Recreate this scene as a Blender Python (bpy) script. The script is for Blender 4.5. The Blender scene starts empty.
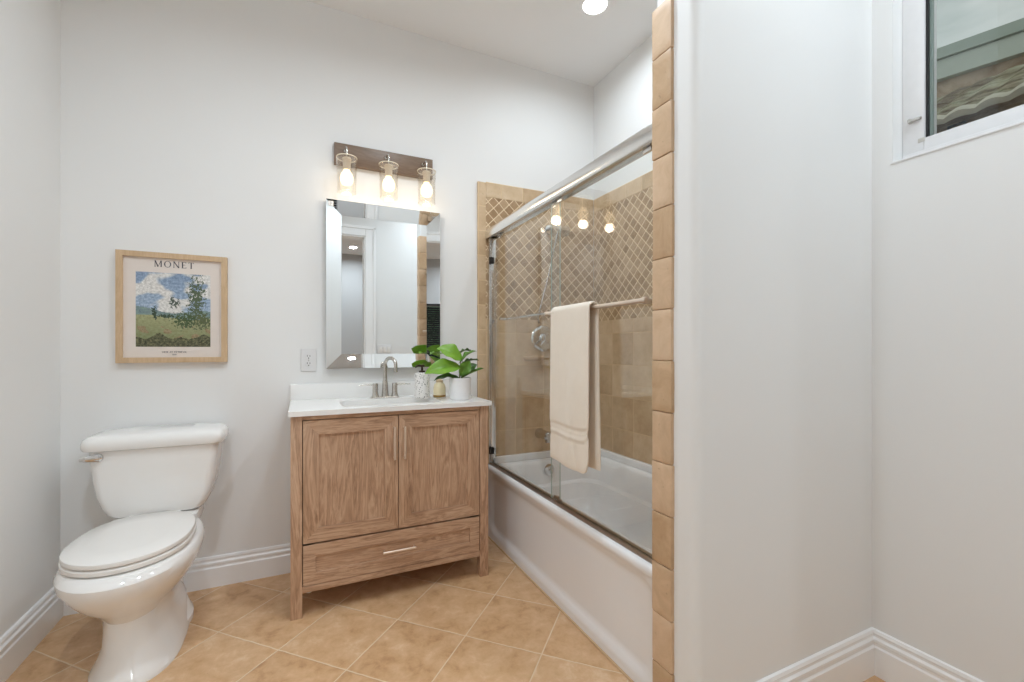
import bpy, bmesh, math, random
from mathutils import Vector, Matrix, noise
random.seed(7)
S = bpy.context.scene
COL = S.collection
PI = math.pi

# ------------------------------------------------------------------ camera
cam_d = bpy.data.cameras.new('camera')
cam = bpy.data.objects.new('camera', cam_d); COL.objects.link(cam)
cam.location = (0, 0, 1.15)
cam.rotation_euler = (PI/2, 0, -math.radians(25.2))
cam_d.sensor_width = 36; cam_d.lens = 447.5/1024*36
cam_d.shift_y = 7.5/1024
cam_d.clip_start = 0.02
S.camera = cam

# ------------------------------------------------------------------ exposure
S.view_settings.view_transform = 'Standard'
S.view_settings.look = 'None'
S.view_settings.gamma = 1
S.view_settings.use_curve_mapping = False
S.view_settings.exposure = 0.0
S.cycles.max_bounces = 14
S.cycles.diffuse_bounces = 12
S.cycles.transparent_max_bounces = 24
S.cycles.sample_clamp_indirect = 6.0

# ------------------------------------------------------------------ world: overcast sky
W = bpy.data.worlds.new('overcast_sky'); S.world = W; W.use_nodes = True
wt = W.node_tree; wt.nodes.clear()
wo = wt.nodes.new('ShaderNodeOutputWorld'); wb = wt.nodes.new('ShaderNodeBackground')
wc = wt.nodes.new('ShaderNodeTexCoord'); wm = wt.nodes.new('ShaderNodeMapping'); wn = wt.nodes.new('ShaderNodeTexNoise')
wr = wt.nodes.new('ShaderNodeValToRGB')
wm.inputs['Scale'].default_value = (1, 1, 3.2)
wn.inputs['Scale'].default_value = 3.0; wn.inputs['Detail'].default_value = 6
wr.color_ramp.elements[0].position = .35; wr.color_ramp.elements[0].color = (.42, .48, .475, 1)
wr.color_ramp.elements[1].position = .62; wr.color_ramp.elements[1].color = (.86, .89, .885, 1)
wt.links.new(wc.outputs['Generated'], wm.inputs['Vector']); wt.links.new(wm.outputs['Vector'], wn.inputs['Vector'])
wt.links.new(wn.outputs['Fac'], wr.inputs['Fac']); wt.links.new(wr.outputs['Color'], wb.inputs['Color'])
wb.inputs['Strength'].default_value = 1.0
wt.links.new(wb.outputs['Background'], wo.inputs['Surface'])

# lamp strengths (used by the lamps' own builders below)
CAN_W = 11.0
HALL_W = 21.0
BULB_W = 0.45

# ------------------------------------------------------------------ materials
def lin(c):
    c = c/255
    return c/12.92 if c <= .04045 else ((c+.055)/1.055)**2.4
def rgb(r, g, b): return (lin(r), lin(g), lin(b), 1)

class M:
    def __init__(s, name):
        s.m = bpy.data.materials.new(name); s.m.use_nodes = True
        s.t = s.m.node_tree; s.t.nodes.clear()
        s.out = s.t.nodes.new('ShaderNodeOutputMaterial')
    def n(s, typ, ins=None, **kw):
        x = s.t.nodes.new(typ)
        for k, v in kw.items(): setattr(x, k, v)
        for k, v in (ins or {}).items(): s.set(x, k, v)
        return x
    def set(s, x, k, v):
        i = x.inputs[k]
        if isinstance(v, bpy.types.NodeSocket): s.t.links.new(v, i)
        else: i.default_value = v
    def math(s, op, a, b=None, c=None):
        x = s.n('ShaderNodeMath', operation=op); s.set(x, 0, a)
        if b is not None: s.set(x, 1, b)
        if c is not None: s.set(x, 2, c)
        return x.outputs[0]
    def mix(s, f, a, b, bt='MIX'):
        x = s.n('ShaderNodeMix', data_type='RGBA', blend_type=bt)
        s.set(x, 0, f); s.set(x, 6, a); s.set(x, 7, b)
        return x.outputs[2]
    def ramp(s, f, stops):
        x = s.n('ShaderNodeValToRGB', {'Fac': f}); e = x.color_ramp.elements
        while len(e) < len(stops): e.new(.5)
        for i, (p, c) in enumerate(stops): e[i].position = p; e[i].color = c
        return x.outputs['Color']
    def noise(s, vec, scale, detail=4, rough=.55, dist=0):
        return s.n('ShaderNodeTexNoise', {'Vector': vec, 'Scale': scale, 'Detail': detail, 'Roughness': rough, 'Distortion': dist}).outputs['Fac']
    def obj(s): return s.n('ShaderNodeTexCoord').outputs['Object']
    def pos(s): return s.n('ShaderNodeNewGeometry').outputs['Position']
    def sc(s, v, x, y, z): return s.n('ShaderNodeMapping', {'Vector': v, 'Scale': (x, y, z)}).outputs[0]
    def bsdf(s, color, rough=.5, metal=0, spec=.5, bump=None, bstr=.3, bdist=.002, **kw):
        b = s.n('ShaderNodeBsdfPrincipled', {'Base Color': color, 'Roughness': rough, 'Metallic': metal, 'Specular IOR Level': spec})
        for k, v in kw.items(): s.set(b, k.replace('_', ' '), v)
        if bump is not None:
            bp = s.n('ShaderNodeBump', {'Height': bump, 'Strength': bstr, 'Distance': bdist})
            s.t.links.new(bp.outputs['Normal'], b.inputs['Normal'])
        s.t.links.new(b.outputs[0], s.out.inputs[0]); return s.m

def paint(name, c, rough=.6, var=.02, spec=.3):
    m = M(name); p = m.pos()
    f = m.noise(p, 1.3, 3)
    c0 = tuple(x*(1-var) for x in c[:3])+(1,); c1 = tuple(min(1, x*(1+var)) for x in c[:3])+(1,)
    return m.bsdf(m.mix(f, c0, c1), rough, spec=spec, bump=m.noise(p, 260, 3), bstr=.12, bdist=.0008)

def plain(name, c, rough=.4, metal=0, spec=.5, var=.04, scale=30, **kw):
    m = M(name); f = m.noise(m.obj(), scale, 3)
    c0 = tuple(x*(1-var) for x in c[:3])+(1,); c1 = tuple(min(1, x*(1+var)) for x in c[:3])+(1,)
    return m.bsdf(m.mix(f, c0, c1), rough, metal, spec, **kw)

def emis(name, c, strength):
    m = M(name); e = m.n('ShaderNodeEmission', {'Color': c, 'Strength': strength})
    m.t.links.new(e.outputs[0], m.out.inputs[0]); return m.m

def glass(name, tint=(1, 1, 1, 1), ior=1.5, rough=0.0, gain=1.0):
    # thin clear glass: mirror reflection by fresnel, the rest passes straight through
    m = M(name)
    # same reflectance on both faces of the pane (the node inverts the index on back faces)
    bf = m.n('ShaderNodeNewGeometry').outputs['Backfacing']
    fr = m.n('ShaderNodeFresnel', {'IOR': m.math('ADD', ior, m.math('MULTIPLY', bf, 1/ior-ior))})
    tr = m.n('ShaderNodeBsdfTransparent', {'Color': tint})
    gl = m.n('ShaderNodeBsdfGlossy', {'Color': (1, 1, 1, 1), 'Roughness': rough})
    mx = m.n('ShaderNodeMixShader', {0: m.math('MULTIPLY', fr.outputs[0], gain)})
    m.t.links.new(tr.outputs[0], mx.inputs[1]); m.t.links.new(gl.outputs[0], mx.inputs[2])
    m.t.links.new(mx.outputs[0], m.out.inputs[0]); return m.m

def tiles(name, axes, size, offs, diag, stops, grout, gw, rough=.45, bstr=.5, mottle=9, tilevar=.35, world=True, pits=True):
    """square tiles over world position; axes picks the two coordinates, diag turns them by 45 degrees"""
    m = M(name); p = m.pos() if world else m.obj()
    sx = m.n('ShaderNodeSeparateXYZ', {0: p}); a = sx.outputs[axes[0]]; b = sx.outputs[axes[1]]
    wob = m.noise(p, 22, 2)
    wob = m.math('MULTIPLY', m.math('SUBTRACT', wob, .5), gw*.9)
    a = m.math('ADD', a, wob); b = m.math('ADD', b, wob)
    if diag:
        r = 2**-.5
        u = m.math('MULTIPLY', m.math('SUBTRACT', b, a), r); v = m.math('MULTIPLY', m.math('ADD', a, b), r)
    else: u, v = a, b
    u = m.math('DIVIDE', m.math('SUBTRACT', u, offs[0]), size); v = m.math('DIVIDE', m.math('SUBTRACT', v, offs[1]), size)
    cell = m.n('ShaderNodeCombineXYZ', {0: m.math('FLOOR', u), 1: m.math('FLOOR', v), 2: 3.7}).outputs[0]
    wn_ = m.n('ShaderNodeTexWhiteNoise', {0: cell}, noise_dimensions='3D').outputs['Value']
    du = m.math('PINGPONG', u, .5); dv = m.math('PINGPONG', v, .5)
    d = m.math('MULTIPLY', m.math('MINIMUM', du, dv), size)      # distance to the joint in metres
    g = m.n('ShaderNodeMapRange', {'Value': d, 'From Min': gw*.38, 'From Max': gw*.62, 'To Min': 1, 'To Max': 0}).outputs[0]
    shift = m.n('ShaderNodeVectorMath', {0: p, 1: m.n('ShaderNodeVectorMath', {0: cell, 1: (3.1, 5.7, 2.3)}, operation='MULTIPLY').outputs[0]}, operation='ADD').outputs[0]
    mot = m.noise(shift, mottle, 8, .66, .25)
    f = m.math('ADD', m.math('MULTIPLY', mot, 1-tilevar), m.math('MULTIPLY', wn_, tilevar))
    c = m.ramp(f, stops)
    if pits:
        pit = m.noise(shift, mottle*9, 4, .7)
        pm = m.n('ShaderNodeMapRange', {'Value': pit, 'From Min': .66, 'From Max': .72}).outputs[0]
        c = m.mix(m.math('MULTIPLY', pm, .45), c, tuple(x*.45 for x in stops[0][1][:3])+(1,))
    c = m.mix(g, c, grout)
    edge = m.n('ShaderNodeMapRange', {'Value': d, 'From Min': gw*.35, 'From Max': gw*1.6}).outputs[0]
    h = m.math('ADD', edge, m.math('MULTIPLY', mot, .35))
    return m.bsdf(c, rough, bump=h, bstr=bstr, bdist=.003, spec=.4)

def wood(name, stops, grain='z', rough=.5, scale=1.0):
    m = M(name); o = m.obj()
    s = {'z': (8, 8, .7), 'x': (.9, 9, 9), 'y': (9, .9, 9)}[grain]
    v = m.sc(o, *[k*scale for k in s])
    n1 = m.noise(v, 2.2, 5, .6, 1.2)
    v2 = m.sc(o, *[k*scale*5 for k in s])
    n2 = m.noise(v2, 3.4, 5, .65, .4)
    ring = m.math('PINGPONG', m.math('MULTIPLY', m.math('ADD', n1, m.math('MULTIPLY', n2, .1)), 7), .5)
    f = m.math('ADD', m.math('MULTIPLY', n2, .42), m.math('ADD', m.math('MULTIPLY', n1, .28), m.math('MULTIPLY', ring, .48)))
    return m.bsdf(m.ramp(f, stops), rough, bump=n2, bstr=.15, bdist=.0008)

WALL = paint('wall_paint', rgb(230, 230, 229), .55)
CEIL = paint('ceiling_paint', rgb(238, 238, 238), .7)
TRIM = paint('trim_paint', rgb(240, 240, 240), .32, .01, .5)
VINYL = plain('white_vinyl', rgb(222, 221, 221), .35)
PORC = plain('glazed_porcelain', rgb(234, 232, 229), .08, spec=.6, var=.01)
SEATM = plain('seat_plastic', rgb(232, 229, 225), .22, var=.01)
ACRYL = plain('white_enamel', rgb(236, 236, 237), .14, var=.01)
QUARTZ = plain('white_quartz', rgb(238, 237, 235), .18, var=.02, scale=6)
CHROME = plain('chrome', rgb(215, 215, 215), .08, 1, var=.01)
NICKEL = plain('brushed_nickel', rgb(204, 200, 194), .26, 1, var=.04)
ALU = plain('satin_aluminium', rgb(238, 238, 237), .22, 1, var=.02)
DARKMET = plain('brushed_dark_track', rgb(172, 163, 154), .35, 1)
PULL = plain('satin_nickel_pull', rgb(232, 218, 204), .42, 1)
BLACK = plain('black_rubber', rgb(22, 20, 20), .5)
BRONZE = plain('dark_bronze_pump', rgb(58, 40, 32), .35, .4)
MIRR = M('silvered_mirror').bsdf((.84, .86, .86, 1), .005, 1)
MEDGE = plain('mirror_edge', rgb(150, 152, 152), .15, 1)
GLASS = glass('clear_door_glass', (.975, .985, .98, 1), 1.5)
WGLASS = glass('window_glass', (.965, .98, .97, 1), 1.45)
SGLASS = glass('clear_shade_glass', (.965, .95, .925, 1), 1.5, gain=1.3)
BULBM = emis('warm_bulb_glow', (1, .82, .58, 1), 2.6)
LENSM = emis('lit_ceiling_lens', (1, .96, .9, 1), 12)
PLATEW = wood('umber_plate_finish', [(.2, rgb(104, 82, 64)), (.8, rgb(130, 108, 88))], 'x', .4)
OAKZ = wood('pale_oak_grain', [(.25, rgb(140, 107, 83)), (.42, rgb(178, 142, 114)), (.60, rgb(198, 164, 136)), (.85, rgb(214, 183, 157))], 'z', .5)
OAKX = wood('pale_oak_crossgrain', [(.25, rgb(140, 107, 83)), (.42, rgb(178, 142, 114)), (.60, rgb(198, 164, 136)), (.85, rgb(214, 183, 157))], 'x', .5)
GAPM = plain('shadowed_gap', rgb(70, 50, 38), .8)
FRAMEW = wood('light_oak_picture_frame', [(.2, rgb(188, 158, 122)), (.8, rgb(212, 184, 150))], 'z', .5, 1.5)
PAPER = plain('poster_paper', rgb(222, 212, 204), .8)
INK = plain('poster_ink', rgb(74, 72, 80), .8)
FLOORM = tiles('travertine_floor', (0, 1), .3175, (.7825, 1.6225), True,
    [(.26, rgb(172, 130, 92)), (.42, rgb(200, 160, 119)), (.58, rgb(212, 175, 136)), (.80, rgb(232, 206, 174))],
    rgb(222, 200, 170), .0045, .33, .35, 15, .12)
ST = [(.25, rgb(174, 146, 113)), (.45, rgb(194, 167, 134)), (.6, rgb(206, 181, 149)), (.8, rgb(220, 199, 171))]
MT = [(.22, rgb(140, 112, 80)), (.42, rgb(162, 133, 100)), (.6, rgb(178, 150, 117)), (.82, rgb(194, 168, 136))]
GR = rgb(226, 204, 172)
MOS_B = tiles('diamond_mosaic_back', (0, 2), .0505, (.01, .02), True, MT, GR, .0048, .4, .5, 30, .40, pits=False)
MOS_R = tiles('diamond_mosaic_side', (1, 2), .0505, (.01, .02), True, MT, GR, .0048, .4, .5, 30, .40, pits=False)
BIG_B = tiles('travertine_wall_back', (0, 2), .203, (1.03, .437), False, ST, rgb(210, 182, 144), .004, .3, .35, 9, .2)
BIG_R = tiles('travertine_wall_side', (1, 2), .203, (.12, .437), False, ST, rgb(210, 182, 144), .004, .3, .35, 9, .2)
BORD = tiles('travertine_edge_tile', (0, 2), .152, (.978, .05), False, ST, rgb(216, 190, 152), .004, .4, .4, 9, .3)
BORD_R = tiles('travertine_edge_tile_side', (1, 2), .152, (.1, .05), False, ST, rgb(216, 190, 152), .004, .4, .4, 9, .3)
def stone(name, lo, hi):
    m = M(name); p = m.pos(); mot = m.noise(p, 12, 7, .65, 1.0); pit = m.noise(p, 70, 4, .7)
    c = m.ramp(mot, [(.3, lo), (.7, hi)])
    pm = m.n('ShaderNodeMapRange', {'Value': pit, 'From Min': .66, 'From Max': .71}).outputs[0]
    c = m.mix(m.math('MULTIPLY', pm, .5), c, tuple(x*.4 for x in lo[:3])+(1,))
    return m.bsdf(c, .5, bump=m.math('ADD', mot, m.math('MULTIPLY', pit, .4)), bstr=.4, bdist=.003)
STONES = [stone('tumbled_travertine_sand', rgb(192, 162, 130), rgb(212, 182, 150)),
          stone('tumbled_travertine_tan', rgb(182, 150, 116), rgb(202, 172, 138)),
          stone('tumbled_travertine_buff', rgb(200, 170, 138), rgb(218, 190, 160))]
GROUT = plain('sand_grout', rgb(198, 168, 132), .8)

# ------------------------------------------------------------------ mesh helpers
def box(bm, x0, x1, y0, y1, z0, z1, bev=0, seg=2):
    b = bmesh.new()
    bmesh.ops.create_cube(b, size=1)
    for v in b.verts:
        v.co = Vector((x0+(v.co.x+.5)*(x1-x0), y0+(v.co.y+.5)*(y1-y0), z0+(v.co.z+.5)*(z1-z0)))
    if bev: bmesh.ops.bevel(b, geom=list(b.edges), offset=bev, segments=seg, profile=.6, affect='EDGES')
    merge(bm, b)
def merge(bm, b, mat=None):
    if mat is not None: bmesh.ops.transform(b, matrix=mat, verts=b.verts)
    me = bpy.data.meshes.new('tmp'); b.to_mesh(me); b.free(); bm.from_mesh(me); bpy.data.meshes.remove(me)
def loft(bm, rings, cap=True, closed=True):
    vs = [[bm.verts.new(p) for p in r] for r in rings]
    n = len(rings[0])
    for i in range(len(vs)-1):
        for j in range(n if closed else n-1):
            k = (j+1) % n
            bm.faces.new((vs[i][j], vs[i][k], vs[i+1][k], vs[i+1][j]))
    if cap and closed:
        bm.faces.new(list(reversed(vs[0]))); bm.faces.new(vs[-1])
    return vs
def frame_for(d):
    d = d.normalized(); a = Vector((0, 0, 1)) if abs(d.z) < .9 else Vector((1, 0, 0))
    u = d.cross(a).normalized(); return u, d.cross(u).normalized()
def tube(bm, pts, r, seg=12, cap=True):
    pts = [Vector(p) for p in pts]; rings = []; rr = r if isinstance(r, (list, tuple)) else [r]*len(pts)
    pu = None
    for i, p in enumerate(pts):
        d = (pts[min(i+1, len(pts)-1)]-pts[max(i-1, 0)])
        u, v = frame_for(d)
        if pu is not None:
            u = (pu - d.normalized()*pu.dot(d.normalized())).normalized(); v = d.normalized().cross(u)
        pu = u
        rings.append([p+(u*math.cos(t)+v*math.sin(t))*rr[i] for t in [2*PI*k/seg for k in range(seg)]])
    loft(bm, rings, cap)
def lathe(bm, prof, c, axis='z', seg=32, cap=True):
    """prof: list of (radius, height along axis)"""
    c = Vector(c); rings = []
    for r, h in prof:
        ring = []
        for k in range(seg):
            t = 2*PI*k/seg; a, b = r*math.cos(t), r*math.sin(t)
            if axis == 'z': q = (a, b, h)
            elif axis == 'y': q = (a, h, b)
            else: q = (h, a, b)
            ring.append(c+Vector(q))
        rings.append(ring)
    loft(bm, rings, cap)
def spline(pts, n=8):
    P = [Vector(p) for p in pts]; out = []
    for i in range(len(P)-1):
        a = P[max(i-1, 0)]; b = P[i]; c = P[i+1]; d = P[min(i+2, len(P)-1)]
        for k in range(n):
            t = k/n
            out.append(.5*((2*b)+(c-a)*t+(2*a-5*b+4*c-d)*t*t+(3*b-a-3*c+d)*t**3))
    out.append(P[-1]); return out
def rrect(x0, x1, y0, y1, r, z, n=6):
    pts = []
    for cx, cy, a0 in ((x1-r, y1-r, 0), (x0+r, y1-r, 90), (x0+r, y0+r, 180), (x1-r, y0+r, 270)):
        for k in range(n+1):
            a = math.radians(a0+90*k/n); pts.append((cx+r*math.cos(a), cy+r*math.sin(a), z))
    return pts
def new(): return bmesh.new()
def finish(name, bm, mat, smooth=True, shift=None):
    bmesh.ops.recalc_face_normals(bm, faces=bm.faces)
    if shift is not None: bmesh.ops.translate(bm, vec=-Vector(shift), verts=bm.verts)
    me = bpy.data.meshes.new(name); bm.to_mesh(me); bm.free()
    for m in (mat if isinstance(mat, list) else [mat]): me.materials.append(m)
    if smooth:
        for p in me.polygons: p.use_smooth = True
        me.set_sharp_from_angle(angle=math.radians(38))
    return me
def part(name, bm, mat, parent, smooth=True, label=None, at=None):
    """one mesh built in world coordinates, parented to a thing"""
    base = Vector(at) if at is not None else Vector((0, 0, 0))
    wl = Vector((0, 0, 0)); p = parent
    while p is not None: wl += p.location; p = p.parent
    me = finish(name, bm, mat, smooth, wl)
    o = bpy.data.objects.new(name, me); COL.objects.link(o); o.parent = parent
    if label: o['label'] = label
    return o
def thing(name, label, cat, loc, group=None):
    o = bpy.data.objects.new(name, None); COL.objects.link(o); o.location = loc
    o.empty_display_size = .05
    o['label'] = label; o['category'] = cat
    if group: o['group'] = group
    return o
def single(name, bm, mat, label, cat, loc, group=None, smooth=True):
    me = finish(name, bm, mat, smooth, loc)
    o = bpy.data.objects.new(name, me); COL.objects.link(o); o.location = loc
    o['label'] = label; o['category'] = cat
    if group: o['group'] = group
    return o
def struct(name, bm, mat, label=None, smooth=False):
    me = finish(name, bm, mat, smooth)
    o = bpy.data.objects.new(name, me); COL.objects.link(o); o['kind'] = 'structure'
    if label: o['label'] = label
    return o
def copy_tree(o, parent=None):
    c = o.copy(); COL.objects.link(c); c.parent = parent
    for ch in list(o.children): copy_tree(ch, c)
    return c

# ------------------------------------------------------------------ room numbers
XL, XR = -.94, 1.84          # side walls
YB, YF = 2.575, -.28         # vanity wall, wall behind the camera
ZC = 2.97
NY = .897                    # near face of the wall at the tub's end
JX = .973                    # its end face
HX0, HX1, HY = -1.9, 2.7, -4.05

# ------------------------------------------------------------------ shell
bm = new(); box(bm, HX0-.1, HX1+.1, HY-.1, YB+.1, -.08, 0)
struct('floor', bm, FLOORM)
bm = new(); box(bm, HX0-.1, HX1+.1, HY-.1, YB+.1, ZC, ZC+.08)
struct('ceiling', bm, CEIL)
bm = new(); box(bm, XL-.12, XR+.12, YB, YB+.12, 0, ZC)
struct('wall_back', bm, WALL)
bm = new(); box(bm, XL-.12, XL, YF-.14, YB, 0, ZC)
struct('wall_left', bm, WALL)
# right wall with the high window opening
WY0, WY1, WZ0, WZ1 = -.02, .835, 1.789, 2.66
bm = new()
box(bm, XR, XR+.16, YF-.14, WY0, 0, ZC); box(bm, XR, XR+.16, WY1, YB, 0, ZC)
box(bm, XR, XR+.16, WY0, WY1, 0, WZ0); box(bm, XR, XR+.16, WY0, WY1, WZ1, ZC)
struct('wall_right', bm, WALL)
# wall behind the camera with a tall doorway
DX0, DX1, DZ = -.14, .665, 2.44
bm = new()
box(bm, XL, DX0, YF-.14, YF, 0, ZC); box(bm, DX1, XR, YF-.14, YF, 0, ZC); box(bm, DX0, DX1, YF-.14, YF, DZ, ZC)
struct('wall_front', bm, WALL)
# short wall closing the tub alcove, rounded plaster corner
bm = new()
r = .028; prof = [(XR, 1.06), (JX+.012, 1.06), (JX+.012, .99)]
prof = [(XR, 1.052), (JX+.016, 1.052), (JX+.008, 1.045), (JX+.008, NY+r)]
for k in range(1, 9):
    a = PI+PI/2*k/8; prof.append((JX+.008+r+r*math.cos(a), NY+r+r*math.sin(a)))
prof.append((XR, NY))
loft(bm, [[(x, y, 0) for x, y in prof], [(x, y, ZC) for x, y in prof]])
struct('wall_alcove', bm, WALL, smooth=True)

# hall behind the camera (seen in the vanity mirror)
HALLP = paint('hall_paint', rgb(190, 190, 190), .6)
bm = new(); box(bm, HX0-.1, HX0, HY, YF-.14, 0, ZC); struct('wall_hall_left', bm, HALLP)
bm = new(); box(bm, HX1, HX1+.1, HY, YF-.14, 0, ZC); struct('wall_hall_right', bm, HALLP)
HW = (-.45, .60, .85, 2.06)
bm = new()
box(bm, HX0, HW[0], HY-.12, HY, 0, ZC); box(bm, HW[1], HX1, HY-.12, HY, 0, ZC)
box(bm, HW[0], HW[1], HY-.12, HY, 0, HW[2]); box(bm, HW[0], HW[1], HY-.12, HY, HW[3], ZC)
struct('wall_hall_far', bm, HALLP)
bm = new(); box(bm, HX0, XL-.12, YF-.14, YF-.02, 0, ZC); box(bm, XR+.16, HX1, YF-.14, YF-.02, 0, ZC)
struct('wall_hall_near', bm, HALLP)

# baseboards: profiled
BBP = [(0, 0), (.015, 0), (.015, .098), (.0105, .104), (.0105, .112), (.0135, .117), (.0135, .126), (.008, .133), (.008, .140), (.010, .145), (.007, .155), (.0, .158)]
def baseboard(name, p, q, nrm, hs=1.0, m0=0, m1=0):
    """p->q along the wall, nrm points into the room; m0/m1 mitre direction"""
    bm = new(); p = Vector((*p, 0)); q = Vector((*q, 0)); n = Vector((*nrm, 0)); d = (q-p).normalized()
    loft(bm, [[p+n*a+d*(a*m0)+Vector((0, 0, b*hs)) for a, b in BBP], [q+n*a+d*(a*m1)+Vector((0, 0, b*hs)) for a, b in BBP]])
    return struct(name, bm, TRIM)
baseboard('baseboard_back', (XL, YB), (-.03, YB), (0, -1), .93, 1, 0)
baseboard('baseboard_left', (XL, YF), (XL, YB), (1, 0), .97, 1, -1)
baseboard('baseboard_alcove', (JX+.03, NY), (XR, NY), (0, -1), 1, 0, -1)
baseboard('baseboard_right', (XR, NY), (XR, YF), (-1, 0), 1, 1, -1)
baseboard('baseboard_front', (XR, YF), (DX1+.115, YF), (0, 1), 1, 1, 0)

# door casing
bm = new()
for x0, x1 in ((DX0-.115, DX0), (DX1, DX1+.115)):
    box(bm, x0, x1, YF, YF+.018, 0, DZ+.1, .004); 
    xo = x0 if x0 < 0 else x1-.03
    box(bm, xo, xo+.03, YF+.006, YF+.028, 0, DZ+.1, .004)
box(bm, DX0, DX1, YF, YF+.018, DZ, DZ+.10, .004); box(bm, DX0-.115, DX1+.115, YF+.002, YF+.028, DZ+.08, DZ+.112, .004)
struct('trim_1', bm, TRIM)
bm = new(); box(bm, DX0, DX0+.014, YF-.14, YF, 0, DZ, .002); box(bm, DX1-.014, DX1, YF-.14, YF, 0, DZ, .002); box(bm, DX0+.014, DX1-.014, YF-.14, YF, DZ-.014, DZ, .002)
struct('trim_2', bm, TRIM)

# ------------------------------------------------------------------ alcove tiling
TZ0, TMB, TMT, TT = .44, 1.335, 2.085, 2.178
TF = 2.56; TR = 1.828
bm = new(); box(bm, .974, 1.028, TF, YB, 0, TT-.005, .004); box(bm, 1.028, TR, TF, YB, TMT, TT, .004)
struct('wall_tile_border_back', bm, BORD)
bm = new(); box(bm, 1.028, TR, TF+.001, YB, TMB, TMT); struct('wall_mosaic_back', bm, MOS_B)
bm = new(); box(bm, 1.028, TR, TF, YB, 0, TMB); struct('wall_tile_back', bm, BIG_B)
bm = new(); box(bm, TR, XR, 1.05, TF, TMT, TT, .004); struct('wall_tile_border_right', bm, BORD_R)
bm = new(); box(bm, TR+.001, XR, 1.05, TF, TMB, TMT); struct('wall_mosaic_right', bm, MOS_R)
bm = new(); box(bm, TR, XR, 1.05, TF, .0, TMB); struct('wall_tile_right', bm, BIG_R)
bm = new(); box(bm, JX+.08, TR, 1.052, 1.06, 0, TT); struct('wall_tile_alcove', bm, BIG_B)
# tumbled tiles on the end of the short wall, one pale joint between each
bm = new()
box(bm, JX+.004, JX+.06, .982, 1.052, 0, TT-.004)
struct('trim_3', bm, GROUT)
bm = new(); zj = [.050+.152*k for k in range(15)]
zj = [0]+zj
mi = []
for k in range(len(zj)-1):
    z0, z1 = zj[k]+.0008, zj[k+1]-.0008
    if z0 > TT-.02: break
    b = new(); bmesh.ops.create_cube(b, size=1)
    dx = random.uniform(-.0015, .0015); dy = random.uniform(-.0015, .002)
    x0, x1, y0, y1 = JX-.003+dx, JX+.075, .977+dy, 1.056
    for v in b.verts:
        v.co = Vector((x0+(v.co.x+.5)*(x1-x0), y0+(v.co.y+.5)*(y1-y0), z0+(v.co.z+.5)*(z1-z0)))
    bmesh.ops.bevel(b, geom=list(b.edges), offset=.0035, segments=2, profile=.55, affect='EDGES')
    bmesh.ops.subdivide_edges(b, edges=[e for e in b.edges if e.calc_length() > .03], cuts=5, use_grid_fill=True)
    for v in b.verts:
        v.co += Vector((1, .6, .6))*(.0016*noise.noise(v.co*45+Vector((k*7, 0, 0))))
    for f in b.faces: f.material_index = k % 3
    merge(bm, b)
struct('trim_4', bm, STONES, smooth=True)

# ------------------------------------------------------------------ bathtub
def egg(cx, yf, yb, hw, z, n=40, back=2.6, front=2.0, ymax=.52):
    """closed outline: rounded front at yf, squarer back at yb, widest at ymax of the length"""
    pts = []; ym = yf+(yb-yf)*ymax
    for k in range(n):
        t = 2*PI*k/n; c, s = math.cos(t), math.sin(t)
        if s < 0: e = front; ly = ym-yf
        else: e = back; ly = yb-ym
        x = math.copysign(abs(c)**(2/e), c)*hw; y = math.copysign(abs(s)**(2/e), s)*ly
        pts.append((cx+x, ym+y, z))
    return pts
bm = new()
TX0, TX1, TY0, TY1, RZ = 1.028, 1.826, 1.062, 2.558, .44
# outer rim and apron front grid with a sunk panel
ny, nz = 60, 26
def ap(y, z):
    fy = min(y-TY0, TY1-y); zz = z
    def ss(a, b, t):
        t = max(0, min(1, (t-a)/(b-a))); return t*t*(3-2*t)
    # rounded-rectangle distance from panel border
    px0, px1, pz0, pz1, rr = TY0+.05, TY1-.05, .055, .385, .07
    qx = max(px0+rr-y, y-px1+rr, 0); qz = max(pz0+rr-z, z-pz1+rr, 0)
    dd = math.hypot(qx, qz)-rr if (qx > 0 or qz > 0) else -min(y-px0, px1-y, z-pz0, pz1-z)
    return TX0+.004+.014*ss(.012, -.022, dd)
grid = [[bm.verts.new((ap(TY0+(TY1-TY0)*i/ny, .0+.405*j/nz), TY0+(TY1-TY0)*i/ny, .405*j/nz)) for j in range(nz+1)] for i in range(ny+1)]
for i in range(ny):
    for j in range(nz): bm.faces.new((grid[i][j], grid[i+1][j], grid[i+1][j+1], grid[i][j+1]))
# rim roll above the apron, deck and basin
edge = [(.006, .405), (-.004, .409), (-.006, .418), (-.005, .430), (0, .437), (.008, .440)]
rings = [rrect(TX0+a, TX1, TY0, TY1, .006, z) for a, z in edge]
inner = [(1.108, 1.775, 1.15, 2.495, .10, .440), (1.114, 1.768, 1.157, 2.488, .10, .436), (1.122, 1.758, 1.166, 2.478, .10, .422),
         (1.132, 1.746, 1.18, 2.466, .11, .36), (1.140, 1.738, 1.19, 2.458, .11, .30), (1.160, 1.715, 1.215, 2.435, .12, .285),
         (1.175, 1.70, 1.26, 2.42, .12, .20), (1.195, 1.68, 1.33, 2.395, .12, .12), (1.24, 1.64, 1.42, 2.35, .12, .085), (1.33, 1.55, 1.6, 2.2, .08, .078)]
rings += [rrect(*a) if False else rrect(a[0], a[1], a[2], a[3], a[4], a[5]) for a in inner]
loft(bm, rings, cap=False)
bm.faces.new([v for v in bm.verts if abs(v.co.z-.078) < 1e-5])
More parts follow.
